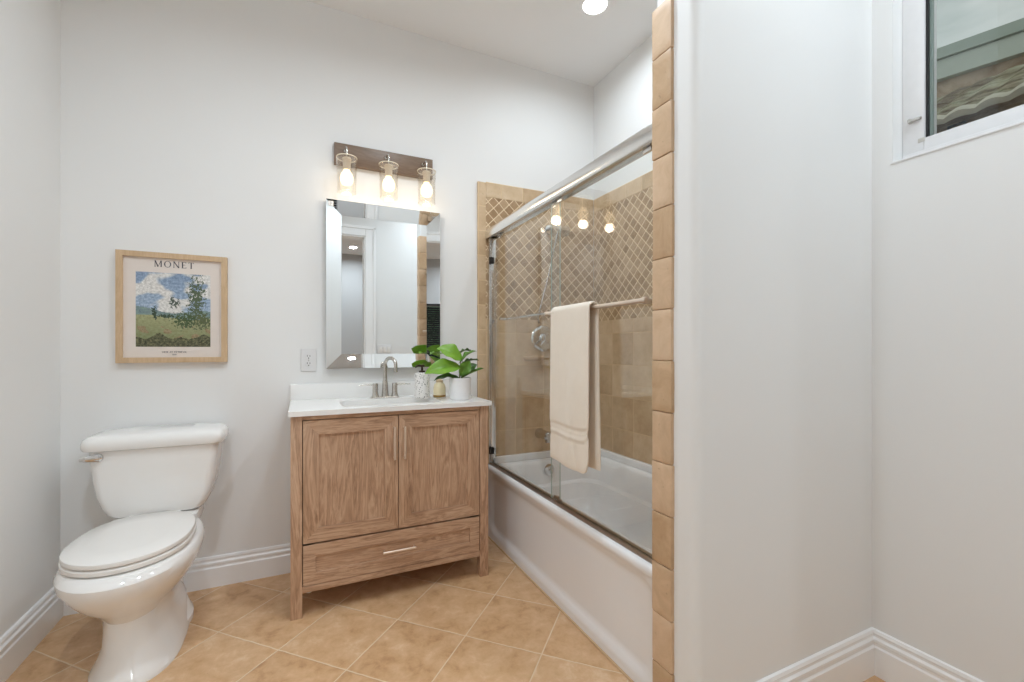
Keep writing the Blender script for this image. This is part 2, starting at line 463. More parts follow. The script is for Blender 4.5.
# raised flange against the tiled walls
for a in ((TX0+.03, TX1, TY1-.030, TY1, .439, .482), (TX1-.030, TX1, TY0, TY1-.03, .439, .482)):
    box(bm, *a, .008, 3)
tub = thing('bathtub', 'white alcove bathtub with a sunk apron panel under the glass doors', 'bathtub', (1.43, 1.81, 0))
part('tub_shell', bm, ACRYL, tub)
bm = new(); lathe(bm, [(.001, -.012), (.022, -.012), (.034, -.008), (.036, -.003), (.036, 0)], (1.418, 2.462, .385), 'y', 28)
of = part('overflow_plate', bm, CHROME, tub)
bm = new(); lathe(bm, [(.001, -.020), (.006, -.020), (.007, -.017), (.007, -.010)], (1.418, 2.462, .385), 'y', 12); part('overflow_screw', bm, CHROME, of)
bm = new(); lathe(bm, [(.001, .004), (.02, .004), (.03, 0), (.03, -.003)], (1.44, 2.15, .082), 'z', 24); part('drain', bm, CHROME, tub)
# caulk line at the floor
bm = new(); tube(bm, [(TX0+.004, TY0, .002), (TX0+.004, TY1, .002)], .006, 8); struct('trim_5', bm, GROUT)

# ------------------------------------------------------------------ sliding glass doors
sd = thing('sliding_shower_door', 'clear glass sliding tub doors hung from a polished header rail', 'shower door', (1.06, 1.81, .44))
def extr_y(bm, prof, y0, y1): loft(bm, [[(x, y0, z) for x, z in prof], [(x, y1, z) for x, z in prof]])
bm = new(); prof = []
for k in range(13):
    a = PI/2+PI*k/12*.5 ; 
hd = [(1.034, 1.822), (1.025, 1.824), (1.021, 1.832), (1.020, 1.852), (1.022, 1.868), (1.028, 1.881), (1.040, 1.889), (1.055, 1.892), (1.070, 1.889), (1.080, 1.880), (1.085, 1.866), (1.0865, 1.850), (1.086, 1.832), (1.083, 1.824), (1.076, 1.822), (1.076, 1.832), (1.034, 1.832)]
extr_y(bm, hd, 1.061, TF)
part('header_rail', bm, ALU, sd)
bm = new(); box(bm, 1.043, 1.083, 1.061, TF-.002, .439, .449, .002); box(bm, 1.057, 1.061, 1.061, TF-.002, .447, .456); box(bm, 1.043, 1.046, 1.061, TF-.002, .447, .457)
part('bottom_track', bm, DARKMET, sd)
for y0, y1 in ((TF-.026, TF), (1.061, 1.085)):
    bm = new(); box(bm, 1.038, 1.083, y0, y1, .448, 1.824, .003); box(bm, 1.048, 1.073, y0-(.006 if y0 > 2 else -.012), y1 if y0 > 2 else y1+.006, .448, 1.824, .002)
    ch = part('wall_channel', bm, CHROME, sd)
    for z in (.525, 1.688):
        bm = new(); yy = y0-.014 if y0 > 2 else y1; box(bm, 1.036, 1.066, yy, yy+.014, z-.02, z+.02, .003); part('bumper', bm, BLACK, ch, label='black rubber bumper')
IY0, OY1 = 1.755, 1.797
bm = new(); box(bm, 1.065, 1.071, IY0, 2.545, .452, 1.826); gi = part('inner_panel', bm, GLASS, sd, smooth=False)
bm = new(); box(bm, 1.045, 1.051, 1.07, OY1, .452, 1.826); go = part('outer_panel', bm, GLASS, sd, smooth=False)
bm = new(); box(bm, 1.0655, 1.0705, IY0-.0012, IY0, .452, 1.826); EDGEG = plain('green_glass_edge', rgb(176, 190, 182), .2); part('panel_edge', bm, EDGEG, gi)
bm = new(); box(bm, 1.0455, 1.0505, OY1, OY1+.0012, .452, 1.826); part('panel_edge', bm, EDGEG, go)
for g, x, ys in ((gi, 1.068, (1.80, 2.45)), (go, 1.048, (1.16, 1.72))):
    for y in ys:
        bm = new(); box(bm, x-.006, x+.006, y-.02, y+.02, 1.806, 1.828, .002); part('roller_hanger', bm, ALU, g)
bm = new(); box(bm, 1.042, 1.074, 1.745, 1.79, .447, .462, .003); box(bm, 1.052, 1.064, 1.75, 1.785, .46, .475, .002)
part('panel_guide', bm, DARKMET, sd)
# towel bars: outside on the outer panel, inside on the inner panel
BX, BZ = .997, 1.305
bm = new(); tube(bm, [(BX, 1.125, BZ), (BX, 1.745, BZ)], .0085, 16)
for y in (1.135, 1.735): lathe(bm, [(.010, -.048), (.010, -.01), (.008, 0)], (1.045, y, BZ), 'x', 16); 
for y in (1.117, 1.752): lathe(bm, [(.004, -.012), (.011, -.008), (.011, .008), (.004, .012)], (BX, y, BZ), 'y', 16)
part('towel_bar', bm, PULL, go, label='satin outer towel bar')
bm = new(); tube(bm, [(1.115, 1.80, 1.327), (1.115, 2.47, 1.327)], .0075, 14)
for y in (1.81, 2.455): lathe(bm, [(.009, .003), (.009, .035), (.008, .045)], (1.071, y, 1.327), 'x', 16)
part('towel_bar', bm, CHROME, gi, label='chrome inner towel bar')

# ------------------------------------------------------------------ towel over the bar
def terry():
    m = M('cream_terry_cloth'); o = m.obj()
    f = m.noise(o, 420, 2, .7); g = m.noise(o, 14, 3)
    c = m.mix(g, rgb(232, 221, 206), rgb(240, 230, 216))
    return m.bsdf(c, .95, spec=.1, bump=f, bstr=.55, bdist=.003, Sheen_Weight=.3)
TOWEL = terry()
bm = new()
zt = BZ+.018; th = .012
ctr = []   # centre line in (x, z): front bottom, up, over the bar, down the back
fz0, bz0 = .672, .69
nF = 96
for k in range(nF): ctr.append((BX-.022, fz0+(BZ-fz0)*k/nF))
for k in range(9):
    a = PI-PI*k/8; ctr.append((BX+.022*math.cos(a), BZ+.019*math.sin(a)))
nB = 26
for k in range(1, nB+1): ctr.append((BX+.019, BZ-(BZ-bz0)*k/nB))
TY_0, TY_1 = 1.392, 1.676; nyt = 26
def zz_(z, v): return z
def tw(i, j, side):
    x, z = ctr[i]; y = TY_0+(TY_1-TY_0)*j/nyt; t = i/(len(ctr)-1); v = j/nyt
    front = i < nF
    xa, za = ctr[max(i-1, 0)]; xb, zb = ctr[min(i+1, len(ctr)-1)]
    d = Vector((xb-xa, zb-za)).normalized(); nx, nz_ = -d.y, d.x       # outward
    if abs(nx) < 1e-6 and abs(nz_) < 1e-6: nx = -1
    drop = (BZ-z)
    w = 0
    if front:
        w = -.006*math.sin(v*PI*1.3+.4)*min(1, drop*3)-.004*math.sin(v*9+z*5)*min(1, drop*2)
        w += -.010*(drop/.65)
        crease = math.exp(-((v-(.75-.5*drop/.6))/.05)**2)*.004*min(1, drop*2); w += crease
        y += (.5-v)*.028*math.sin(min(1, drop/.2)*PI/2)*0
        y += .010*(v-.5)*drop+(.5-v)*.012*math.exp(-((z-.80)/.03)**2)
    else:
        w = .002*math.sin(v*7+z*4)*min(1, drop*3)
        y -= .012*min(1, drop*2)
    if front:
        for zb_ in (fz0+.118, fz0+.138, fz0+.158): w += .0016*math.exp(-((zz_(z, v)-zb_)/.006)**2)
        if z < fz0+.118: w += .003
    thk = th
    if front and fz0+.135 < z < fz0+.165: thk = th*.72                 # woven band
    e = min(v, 1-v); thk *= min(1, .35+math.sqrt(max(0, e)/.06)) if e < .06 else 1
    ends = min(i, len(ctr)-1-i); thk *= min(1, .4+.3*ends)
    # rounded lower corner nearest the camera, hem slightly lower in the middle
    zz = z
    if front:
        k = max(0, 1-drop/.9); 
        lift = 0
        if v < .16: lift = .045*(1-math.sqrt(max(0, 1-((.16-v)/.16)**2)))
        lift += .010*v
        zz = z+lift*max(0, 1-(z-fz0)/.25)
    s = thk*(.5 if side else -.5)
    return (x+w+nx*s, y, zz+nz_*s)
A = [[bm.verts.new(tw(i, j, 1)) for j in range(nyt+1)] for i in range(len(ctr))]
B = [[bm.verts.new(tw(i, j, 0)) for j in range(nyt+1)] for i in range(len(ctr))]
for i in range(len(ctr)-1):
    for j in range(nyt):
        bm.faces.new((A[i][j], A[i][j+1], A[i+1][j+1], A[i+1][j])); bm.faces.new((B[i][j], B[i+1][j], B[i+1][j+1], B[i][j+1]))
    for j in (0, nyt): bm.faces.new((A[i][j], A[i+1][j], B[i+1][j], B[i][j]))
for i in (0, len(ctr)-1):
    for j in range(nyt): bm.faces.new((A[i][j], A[i][j+1], B[i][j+1], B[i][j]))
single('bath_towel', bm, TOWEL, 'folded cream terry towel hanging over the outer bar of the glass door', 'towel', (BX, 1.55, .67))

# ------------------------------------------------------------------ shower fittings on the tiled wall
sv = thing('shower_valve', 'round chrome shower valve with a lever on the tiled wall', 'shower valve', (1.425, TF, 1.215))
bm = new(); lathe(bm, [(.001, -.014), (.055, -.014), (.078, -.009), (.084, -.003), (.084, 0)], (1.425, TF, 1.215), 'y', 40); part('escutcheon', bm, CHROME, sv)
bm = new(); lathe(bm, [(.001, -.07), (.022, -.07), (.028, -.06), (.030, -.03), (.034, -.013)], (1.425, TF, 1.215), 'y', 28)
hd_ = part('handle', bm, CHROME, sv)
bm = new(); tube(bm, spline([(1.425, TF-.055, 1.215), (1.40, TF-.06, 1.19), (1.372, TF-.066, 1.165)], 5), [.009]*6+[.008]*4+[.006], 10); part('lever', bm, CHROME, hd_)
ts = thing('tub_spout', 'stubby nickel tub spout low on the tiled wall above the overflow', 'tub spout', (1.402, TF, .60))
bm = new(); lathe(bm, [(.001, -.125), (.020, -.125), (.026, -.118), (.028, -.10), (.029, -.02), (.034, -.004), (.034, 0)], (1.402, TF, .60), 'y', 24); part('spout_body', bm, NICKEL, ts)
bm = new(); lathe(bm, [(.016, -.03), (.017, 0)], (1.402, TF-.105, .588), 'z', 16); part('spout_outlet', bm, NICKEL, ts)
hs = thing('hand_shower', 'slim chrome hand shower with hanging hose on the tiled wall', 'hand shower', (1.46, TF, 1.9))
bm = new(); lathe(bm, [(.001, -.012), (.028, -.01), (.032, 0)], (1.47, TF, 1.93), 'y', 24)
tube(bm, spline([(1.47, TF, 1.93), (1.47, TF-.09, 1.935), (1.47, TF-.13, 1.905)], 6), .009, 10); part('shower_arm', bm, CHROME, hs)
bm = new(); tube(bm, [(1.47, TF-.12, 1.91), (1.475, TF-.17, 1.885), (1.478, TF-.2, 1.875)], [.012, .016, .034], 18)
part('spray_head', bm, CHROME, hs)
bm = new(); tube(bm, spline([(1.47, TF-.125, 1.90), (1.452, TF-.11, 1.80), (1.42, TF-.08, 1.6), (1.378, TF-.05, 1.40), (1.374, TF-.035, 1.345), (1.384, TF-.022, 1.322), (1.398, TF-.010, 1.318)], 8), .0065, 10)
part('hose', bm, CHROME, hs)
sp = new(); 
b = new(); bmesh.ops.create_cube(b, size=1)
rings = [[(1.35+.075*math.cos(t), TF-abs(.062*math.sin(t)), z) for t in [PI*k/14 for k in range(15)]] for z in (1.085, 1.092)]
b.free()
rings = []
for s_, z in ((.82, 1.072), (.95, 1.078), (1, 1.088), (1, 1.098), (.97, 1.102)):
    rings.append([(1.355+.07*s_*math.cos(t), TF-.058*s_*abs(math.sin(t)), z) for t in [PI*k/14 for k in range(15)]])
loft(sp, rings)
single('soap_ledge', sp, STONES[1], 'half-round tan stone soap ledge on the tiled wall below the valve', 'soap ledge', (1.355, TF, 1.072))

# ------------------------------------------------------------------ vanity cabinet
VX0, VX1, VY0, VY1 = -.042, .858, 2.105, 2.555
vc = thing('vanity_cabinet', 'pale oak vanity cabinet with two doors over one long drawer', 'vanity cabinet', ((VX0+VX1)/2, 2.33, 0))
LW = .045
for x0 in (VX0, VX1-LW):
    for y0 in (VY0, VY1-LW):
        bm = new(); h = .862 if y0 == VY0 else .862
        box(bm, x0, x0+LW, y0, y0+LW, 0, h, .0015); part('leg', bm, OAKZ, vc)
bm = new()
box(bm, VX0+.006, VX0+.024, VY0+LW, VY1-LW, .105, .862)        # side panels
box(bm, VX1-.024, VX1-.006, VY0+LW, VY1-LW, .105, .862)
box(bm, VX0+LW, VX1-LW, VY1-.02, VY1-.008, .105, .862)         # back
box(bm, VX0+.024, VX1-.024, VY0+.03, VY1-.02, .108, .124)      # bottom
part('body', bm, OAKZ, vc)
bm = new(); box(bm, VX0+LW, VX1-LW, VY0+.004, VY0+.026, .843, .862, .001); part('top_rail', bm, OAKX, vc)
bm = new(); box(bm, VX0+LW, VX1-LW, VY0+.003, VY0+.026, .104, .131, .001); part('bottom_rail', bm, OAKX, vc)
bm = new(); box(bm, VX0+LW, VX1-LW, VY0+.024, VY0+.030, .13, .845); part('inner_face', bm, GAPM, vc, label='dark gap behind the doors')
bm = new(); 
for k in range(6):
    pass
lathe(bm, [(.001, 0), (.012, .0), (.014, .006), (.006, .012), (.006, .05)], (.03, VY0+.06, .078), 'z', 14); box(bm, .005, .03, VY0+.035, VY0+.05, .088, .106, .003)
part('levelling_bracket', bm, VINYL, vc, label='small white bracket under the bottom rail')
def shaker(x0, x1, z0, z1, fw, gm, name, rails=OAKX, stiles=OAKZ, panel=OAKZ):
    bm = new(); yf = VY0+.002; yb_ = VY0+.022
    # centre panel sunk 8 mm
    box(bm, x0+fw-.004, x1-fw+.004, yf+.008, yb_, z0+fw-.004, z1-fw+.004)
    n0 = len(bm.faces)
    box(bm, x0, x0+fw, yf, yb_, z0, z1, .0012); box(bm, x1-fw, x1, yf, yb_, z0, z1, .0012)
    n1 = len(bm.faces)
    bm.faces.ensure_lookup_table()
    for z_ in (z0, z1-fw):
        # mitred rail
        s = 1 if z_ == z0 else -1
        zo, zi = (z0, z0+fw) if s == 1 else (z1, z1-fw)
        pf = [(x0, yf-.0003, zo), (x1, yf-.0003, zo), (x1-fw, yf-.0003, zi), (x0+fw, yf-.0003, zi)]
        pb = [(a, yb_, c) for a, _, c in pf]
        loft(bm, [pf, pb])
    bm.faces.ensure_lookup_table()
    for i, f in enumerate(bm.faces): f.material_index = 1 if i >= n1 else 0
    return part(name, bm, [stiles, rails], vc)
def pull(parent, a, b):
    bm = new(); a = Vector(a); b = Vector(b); d = (b-a).normalized()
    up = Vector((0, 1, 0)); sd_ = d.cross(up)
    def bar(p, q, w, t):
        dd = (q-p).normalized(); ax = frame_for(dd)
        ring = lambda c: [c+ax[0]*(w*sx)+ax[1]*(t*sy) for sx, sy in ((-1, -.6), (-.6, -1), (.6, -1), (1, -.6), (1, .6), (.6, 1), (-.6, 1), (-1, .6))]
        loft(bm, [ring(p), ring(q)])
    f = Vector((0, -.026, 0))
    bar(a+f, b+f, .0045, .0045)
    for p in (a+d*.006, b-d*.006): bar(p, p+f, .004, .004)
    return part('handle', bm, PULL, parent, label='slim satin bar handle')
G = .003
d1 = shaker(VX0+LW+G, .4085-.0015, .314, .840, .062, None, 'door')
d2 = shaker(.4085+.0015, VX1-LW-G, .314, .840, .062, None, 'door')
pull(d1, (.387, VY0+.002, .640), (.387, VY0+.002, .790)); pull(d2, (.434, VY0+.002, .640), (.434, VY0+.002, .790))
dr = shaker(VX0+LW+G, VX1-LW-G, .134, .306, .050, None, 'drawer', OAKX, OAKX, OAKX)
pull(dr, (.335, VY0+.002, .222), (.485, VY0+.002, .222))

# ------------------------------------------------------------------ counter, basin, faucet
CX0, CX1, CY0, CZ0, CZ1 = -.050, .872, 2.092, .862, .884
SX0, SX1, SY0, SY1 = .17, .645, 2.165, 2.425
ct = thing('countertop', 'white quartz countertop with backsplash on the oak vanity', 'countertop', ((CX0+CX1)/2, 2.33, CZ0))
bm = new()
outer = [(CX1, YB-.001), (CX0, YB-.001), (CX0, CY0), (CX1, CY0)]
hole = rrect(SX0, SX1, SY0, SY1, .035, 0)
def ring_outer(z, ins=0):
    out = []
    for p in hole:
        # project the hole outline to the slab rectangle
        cx, cy = (SX0+SX1)/2, (SY0+SY1)/2; dx, dy = p[0]-cx, p[1]-cy
        out.append(p)
    return out
hv = {}
def slab(z):
    vs_o = [bm.verts.new((x, y, z)) for x, y in outer]; vs_h = [bm.verts.new((p[0], p[1], z)) for p in hole]
    n = len(hole)//4
    for q in range(4):
        seg = vs_h[q*n:(q+1)*n]
        for k in range(n-1): bm.faces.new((vs_o[q], seg[k], seg[k+1]))
        nq = (q+1) % 4
        bm.faces.new((vs_o[q], seg[-1], vs_h[(q+1)*n % len(hole)], vs_o[nq]))
    return vs_o, vs_h
to, th_ = slab(CZ1); bo, bh = slab(CZ0)
for k in range(4): bm.faces.new((to[k], to[(k+1) % 4], bo[(k+1) % 4], bo[k]))
for k in range(len(hole)): bm.faces.new((th_[k], th_[(k+1) % len(hole)], bh[(k+1) % len(hole)], bh[k]))
part('worktop', bm, QUARTZ, ct, smooth=False)
bm = new(); box(bm, CX0, CX1, YB-.021, YB-.001, CZ1, .965, .0015); part('backsplash', bm, QUARTZ, ct)
bs = thing('sink_basin', 'white undermount basin sunk into the quartz countertop', 'sink', ((SX0+SX1)/2, 2.295, .74))
bm = new()
rings = [rrect(SX0-.012, SX1+.012, SY0-.012, SY1+.012, .04, .8615), rrect(SX0+.002, SX1-.002, SY0+.002, SY1-.002, .035, .8615), rrect(SX0+.008, SX1-.008, SY0+.008, SY1-.008, .04, .82),
         rrect(SX0+.025, SX1-.025, SY0+.025, SY1-.025, .05, .75), rrect(SX0+.07, SX1-.07, SY0+.06, SY1-.06, .05, .735)]
rings = rings+[rrect(SX0+.07, SX1-.07, SY0+.06, SY1-.06, .05, .725), rrect(SX0+.02, SX1-.02, SY0+.02, SY1-.02, .05, .74), rrect(SX0-.004, SX1+.004, SY0-.004, SY1+.004, .045, .82), rrect(SX0-.012, SX1+.012, SY0-.012, SY1+.012, .04, .852)]
vs = loft(bm, rings, cap=False); bm.faces.new(vs[4]); bm.faces.new(vs[5])
# close between inner floor and outer shell handled by matching rims
part('bowl', bm, PORC, bs)
bm = new(); lathe(bm, [(.001, .738), (.02, .738), (.022, .735), (.022, .732)], (.408, 2.295, 0), 'z', 20); part('drain', bm, NICKEL, bs)

FX, FY = .410, 2.485
fa = thing('faucet', 'brushed nickel two-handle gooseneck faucet behind the basin', 'faucet', (FX, FY, CZ1))
bm = new(); loft(bm, [rrect(FX-.078, FX+.078, FY-.026, FY+.026, .025, CZ1), rrect(FX-.078, FX+.078, FY-.026, FY+.026, .025, CZ1+.004), rrect(FX-.074, FX+.074, FY-.022, FY+.022, .021, CZ1+.008)])
part('base_plate', bm, NICKEL, fa)
bm = new()
pth = [(FX, FY, CZ1+.006), (FX, FY, CZ1+.04), (FX, FY, CZ1+.075), (FX, FY, .985), (FX, FY, 1.04), (FX, FY, 1.062)]
R = .048
for k in range(1, 13):
    a = PI*k/12*1.02; q_ = R-R*math.cos(a); pth.append((FX+.42*q_, FY-.91*q_, 1.060+R*math.sin(a)*.82))
pth.append((FX+.84*R, FY-1.82*R, 1.045)); pth.append((FX+.84*R, FY-1.82*R, 1.026))
tube(bm, pth, [.020, .0165, .015, .0115, .0095, .0095]+[.0092]*12+[.0092, .0105], 18)
part('spout', bm, NICKEL, fa)
for s in (-1, 1):
    bm = new(); x = FX+s*.051
    lathe(bm, [(.0195, CZ1+.006), (.0185, CZ1+.012), (.0150, CZ1+.03), (.0145, CZ1+.055), (.0145, CZ1+.074), (.013, CZ1+.079), (.001, CZ1+.080)], (x, FY, 0), 'z', 24)
    h = part('handle', bm, NICKEL, fa)
    bm = new(); tube(bm, [(x, FY, CZ1+.069), (x+s*.085, FY-.004, CZ1+.071)], [.0042, .0034], 10); part('lever', bm, NICKEL, h)
bm = new(); tube(bm, [(FX, FY+.024, CZ1+.005), (FX, FY+.024, .985)], .003, 8); lathe(bm, [(.001, .998), (.006, .996), (.007, .988), (.004, .983)], (FX, FY+.024, 0), 'z', 12); part('lift_rod', bm, NICKEL, fa)

# ------------------------------------------------------------------ things on the counter
def terrazzo():
    m = M('speckled_ceramic'); o = m.obj()
    v = m.n('ShaderNodeTexVoronoi', {'Vector': o, 'Scale': 130}); 
    k = m.n('ShaderNodeTexWhiteNoise', {0: v.outputs['Position']}, noise_dimensions='3D').outputs['Value']
    f = m.math('MULTIPLY', m.math('LESS_THAN', v.outputs['Distance'], .34), m.math('GREATER_THAN', k, .45))
    return m.bsdf(m.mix(f, rgb(236, 233, 230), rgb(112, 106, 104)), .35)
sx, sy = .590, 2.395
sdp = thing('soap_dispenser', 'white speckled soap dispenser with a dark pump by the faucet', 'soap dispenser', (sx, sy, CZ1))
bm = new(); lathe(bm, [(.037, CZ1), (.040, CZ1+.003), (.040, CZ1+.125), (.038, CZ1+.132), (.018, CZ1+.136), (.016, CZ1+.138)], (sx, sy, 0), 'z', 36); part('bottle', bm, terrazzo(), sdp)
bm = new(); lathe(bm, [(.017, CZ1+.136), (.017, CZ1+.146), (.006, CZ1+.148), (.006, CZ1+.166), (.014, CZ1+.167), (.014, CZ1+.177), (.001, CZ1+.178)], (sx, sy, 0), 'z', 20)
tube(bm, [(sx, sy, CZ1+.172), (sx-.03, sy-.018, CZ1+.174), (sx-.042, sy-.025, CZ1+.166)], [.006, .0055, .0045], 10); part('pump', bm, BRONZE, sdp)
jx, jy = .688, 2.40
jr = thing('small_jar', 'small pale yellow jar between the speckled dispenser and the potted plant', 'jar', (jx, jy, CZ1))
bm = new(); lathe(bm, [(.030, CZ1), (.034, CZ1+.004), (.033, CZ1+.05), (.029, CZ1+.068), (.020, CZ1+.078), (.019, CZ1+.083)], (jx, jy, 0), 'z', 30); part('jar_body', bm, plain('pale_yellow_glaze', rgb(240, 226, 190), .3), jr)
bm = new(); lathe(bm, [(.0345, CZ1+.002), (.0350, CZ1+.004), (.0350, CZ1+.010), (.0342, CZ1+.012)], (jx, jy, 0), 'z', 30); part('gold_band', bm, plain('brass_band', rgb(176, 140, 82), .3, .8), jr)
bm = new(); lathe(bm, [(.020, CZ1+.082), (.021, CZ1+.086), (.017, CZ1+.094), (.006, CZ1+.1), (.001, CZ1+.101)], (jx, jy, 0), 'z', 24); part('lid', bm, plain('warm_lid', rgb(214, 186, 150), .3), jr)

px, py = .752, 2.235
pp = thing('potted_plant', 'broad-leaved green plant in a white cylinder pot on the vanity corner', 'potted plant', (px, py, CZ1))
bm = new(); lathe(bm, [(.050, CZ1), (.054, CZ1+.004), (.0565, CZ1+.112), (.0545, CZ1+.114), (.0525, CZ1+.112), (.052, CZ1+.095)], (px, py, 0), 'z', 40); part('pot', bm, plain('matte_white_pot', rgb(232, 231, 232), .6), pp)
bm = new(); lathe(bm, [(.001, CZ1+.10), (.03, CZ1+.101), (.0525, CZ1+.098), (.0525, CZ1+.090)], (px, py, 0), 'z', 30)
part('soil', bm, plain('potting_soil', rgb(84, 66, 48), .95, var=.5, scale=120), pp)
def leafmat(name, lo, hi):
    m = M(name); o = m.obj(); f = m.noise(o, 25, 3)
    b_ = m.bsdf(m.mix(f, lo, hi), .38, spec=.5, Subsurface_Weight=.0)
    return b_
LM = [leafmat('fresh_green_leaf', rgb(92, 140, 34), rgb(132, 176, 52)), leafmat('mid_green_leaf', rgb(70, 112, 34), rgb(104, 148, 46)), leafmat('deep_green_leaf', rgb(52, 86, 36), rgb(78, 116, 50))]
STEM = leafmat('brown_green_stem', rgb(110, 96, 58), rgb(136, 126, 74))
def leaf(base, tip, width, up, mat, bend=.02, fold=.25):
    base = Vector(base); tip = Vector(tip); d = tip-base; L = d.length; dn = d.normalized()
    up = Vector(up); up = (up-dn*up.dot(dn)).normalized(); sdv = dn.cross(up)
    bm = new(); n = 14; m_ = 5; top = []; bot = []
    for i in range(n+1):
        t = i/n
        w = width*(math.sin(PI*min(1, t**.8))**.75)*(.55+.75*t if t < .6 else 1) if 0 < t < 1 else .0008
        w = min(w, width)*1.0
        c = base+d*t+up*(bend*4*t*(1-t))-up*(.3*bend*t*t)
        r1, r2 = [], []
        for j in range(-m_, m_+1):
            s = j/m_; o_ = up*(fold*w*abs(s)-.003*math.cos(s*PI)*math.sin(t*PI)+.004*math.sin(t*16)*s*s)
            p = c+sdv*(w*s)+o_; r1.append(bm.verts.new(p+up*.0005)); r2.append(bm.verts.new(p-up*.0005))
        top.append(r1); bot.append(r2)
    for i in range(n):
        for j in range(2*m_):
            bm.faces.new((top[i][j], top[i][j+1], top[i+1][j+1], top[i+1][j])); bm.faces.new((bot[i][j], bot[i+1][j], bot[i+1][j+1], bot[i][j+1]))
        for j in (0, 2*m_): bm.faces.new((top[i][j], top[i+1][j], bot[i+1][j], bot[i][j]))
    for i in (0, n):
        for j in range(2*m_): bm.faces.new((top[i][j], top[i][j+1], bot[i][j+1], bot[i][j]))
    # petiole and midrib
    tube(bm, [base-dn*.012-up*.0, base+up*.0, base+d*.5+up*(bend-.001), base+d*.9+up*(bend*.2)], [.0018, .0018, .0012, .0005], 6)
    return part('leaf', bm, mat, pp)
zc = CZ1+.10
# each leaf: joint on the stem, tip, half width, facing, tone
bm = new()
tube(bm, spline([(px-.004, py, zc-.005), (px-.002, py+.004, zc+.03), (px+.004, py+.006, zc+.075), (px+.002, py+.01, zc+.12), (px, py+.01, zc+.145)], 5), .0032, 8)
part('stem', bm, STEM, pp)
leaf((px+.012, py+.004, zc+.100), (px-.118, py+.015, zc+.170), .056, (.25, -.80, .60), LM[0], .022, .12)
leaf((px+.004, py, zc+.065), (px-.19, py-.015, zc+.045), .050, (.05, -.8, .65), LM[0], .030, .15)
leaf((px-.004, py, zc+.008), (px-.135, py+.02, zc+.005), .022, (0, -.55, .8), LM[2], .022, .2)
leaf((px+.002, py, zc+.095), (px+.085, py-.01, zc+.155), .024, (-.5, -.15, .8), LM[1], .012, .3)
leaf((px+.004, py+.004, zc+.075), (px+.115, py+.03, zc+.105), .020, (-.1, .0, 1), LM[2], .014, .3)
leaf((px+.002, py, zc+.008), (px+.125, py-.02, zc+.062), .022, (-.4, -.1, .9), LM[1], .006, .35)
leaf((px+.002, py, zc+.020), (px+.095, py, zc+.082), .036, (-.5, -.55, .7), LM[2], .012, .2)
leaf((px+.0, py, zc+.025), (px+.045, py-.03, zc+.10), .036, (-.3, -.9, .2), LM[1], .005, .15)
leaf((px+.0, py+.012, zc+.11), (px-.09, py+.13, zc+.135), .040, (.1, -.3, .95), LM[0], .02, .12)
leaf((px+.0, py+.012, zc+.06), (px-.07, py+.13, zc+.055), .036, (.1, -.2, .97), LM[1], .02, .12)
leaf((px+.0, py+.012, zc+.14), (px+.085, py+.06, zc+.150), .018, (-.1, .1, 1), LM[2], .014, .2)

# ------------------------------------------------------------------ mirror
MX0, MX1, MZ0, MZ1 = .117, .731, 1.044, 1.937; MB = .076; MYo, MYi = 2.537, 2.5505
mr = thing('wall_mirror', 'tall wall mirror with a broad slanted mirror border above the faucet', 'mirror', ((MX0+MX1)/2, YB, MZ0))
bm = new(); box(bm, MX0+.003, MX1-.003, MYi+.002, YB-.001, MZ0+.003, MZ1-.003); part('backing', bm, MEDGE, mr)
bm = new(); box(bm, MX0+MB-.002, MX1-MB+.002, MYi, MYi+.003, MZ0+MB-.002, MZ1-MB+.002); part('mirror_glass', bm, MIRR, mr, smooth=False)
ocs = [(MX0, MZ0), (MX1, MZ0), (MX1, MZ1), (MX0, MZ1)]; ics = [(MX0+MB, MZ0+MB), (MX1-MB, MZ0+MB), (MX1-MB, MZ1-MB), (MX0+MB, MZ1-MB)]
for k in range(4):
    bm = new(); a, b_ = ocs[k], ocs[(k+1) % 4]; c, d_ = ics[(k+1) % 4], ics[k]
    fr = [(a[0], MYo, a[1]), (b_[0], MYo, b_[1]), (c[0], MYi-.001, c[1]), (d_[0], MYi-.001, d_[1])]
    bk = [(p[0], MYi+.004, p[2]) for p in fr]
    loft(bm, [fr, bk]); part('mirror_frame_strip', bm, MIRR, mr, smooth=False)
bm = new(); box(bm, MX0+.012, MX0+.036, MYo-.0005, MYo+.003, MZ1-.034, MZ1-.010); st = part('corner_sticker', bm, plain('sticker_white', rgb(235, 238, 240), .5), mr, label='small white sticker on the upper left corner')
bm = new()
for k, (w_, z_) in enumerate(((.014, .015), (.010, .019), (.013, .024), (.008, .028))): box(bm, MX0+.017, MX0+.017+w_, MYo-.0009, MYo-.0004, MZ1-z_-.0012, MZ1-z_)
part('sticker_marks', bm, INK, st)

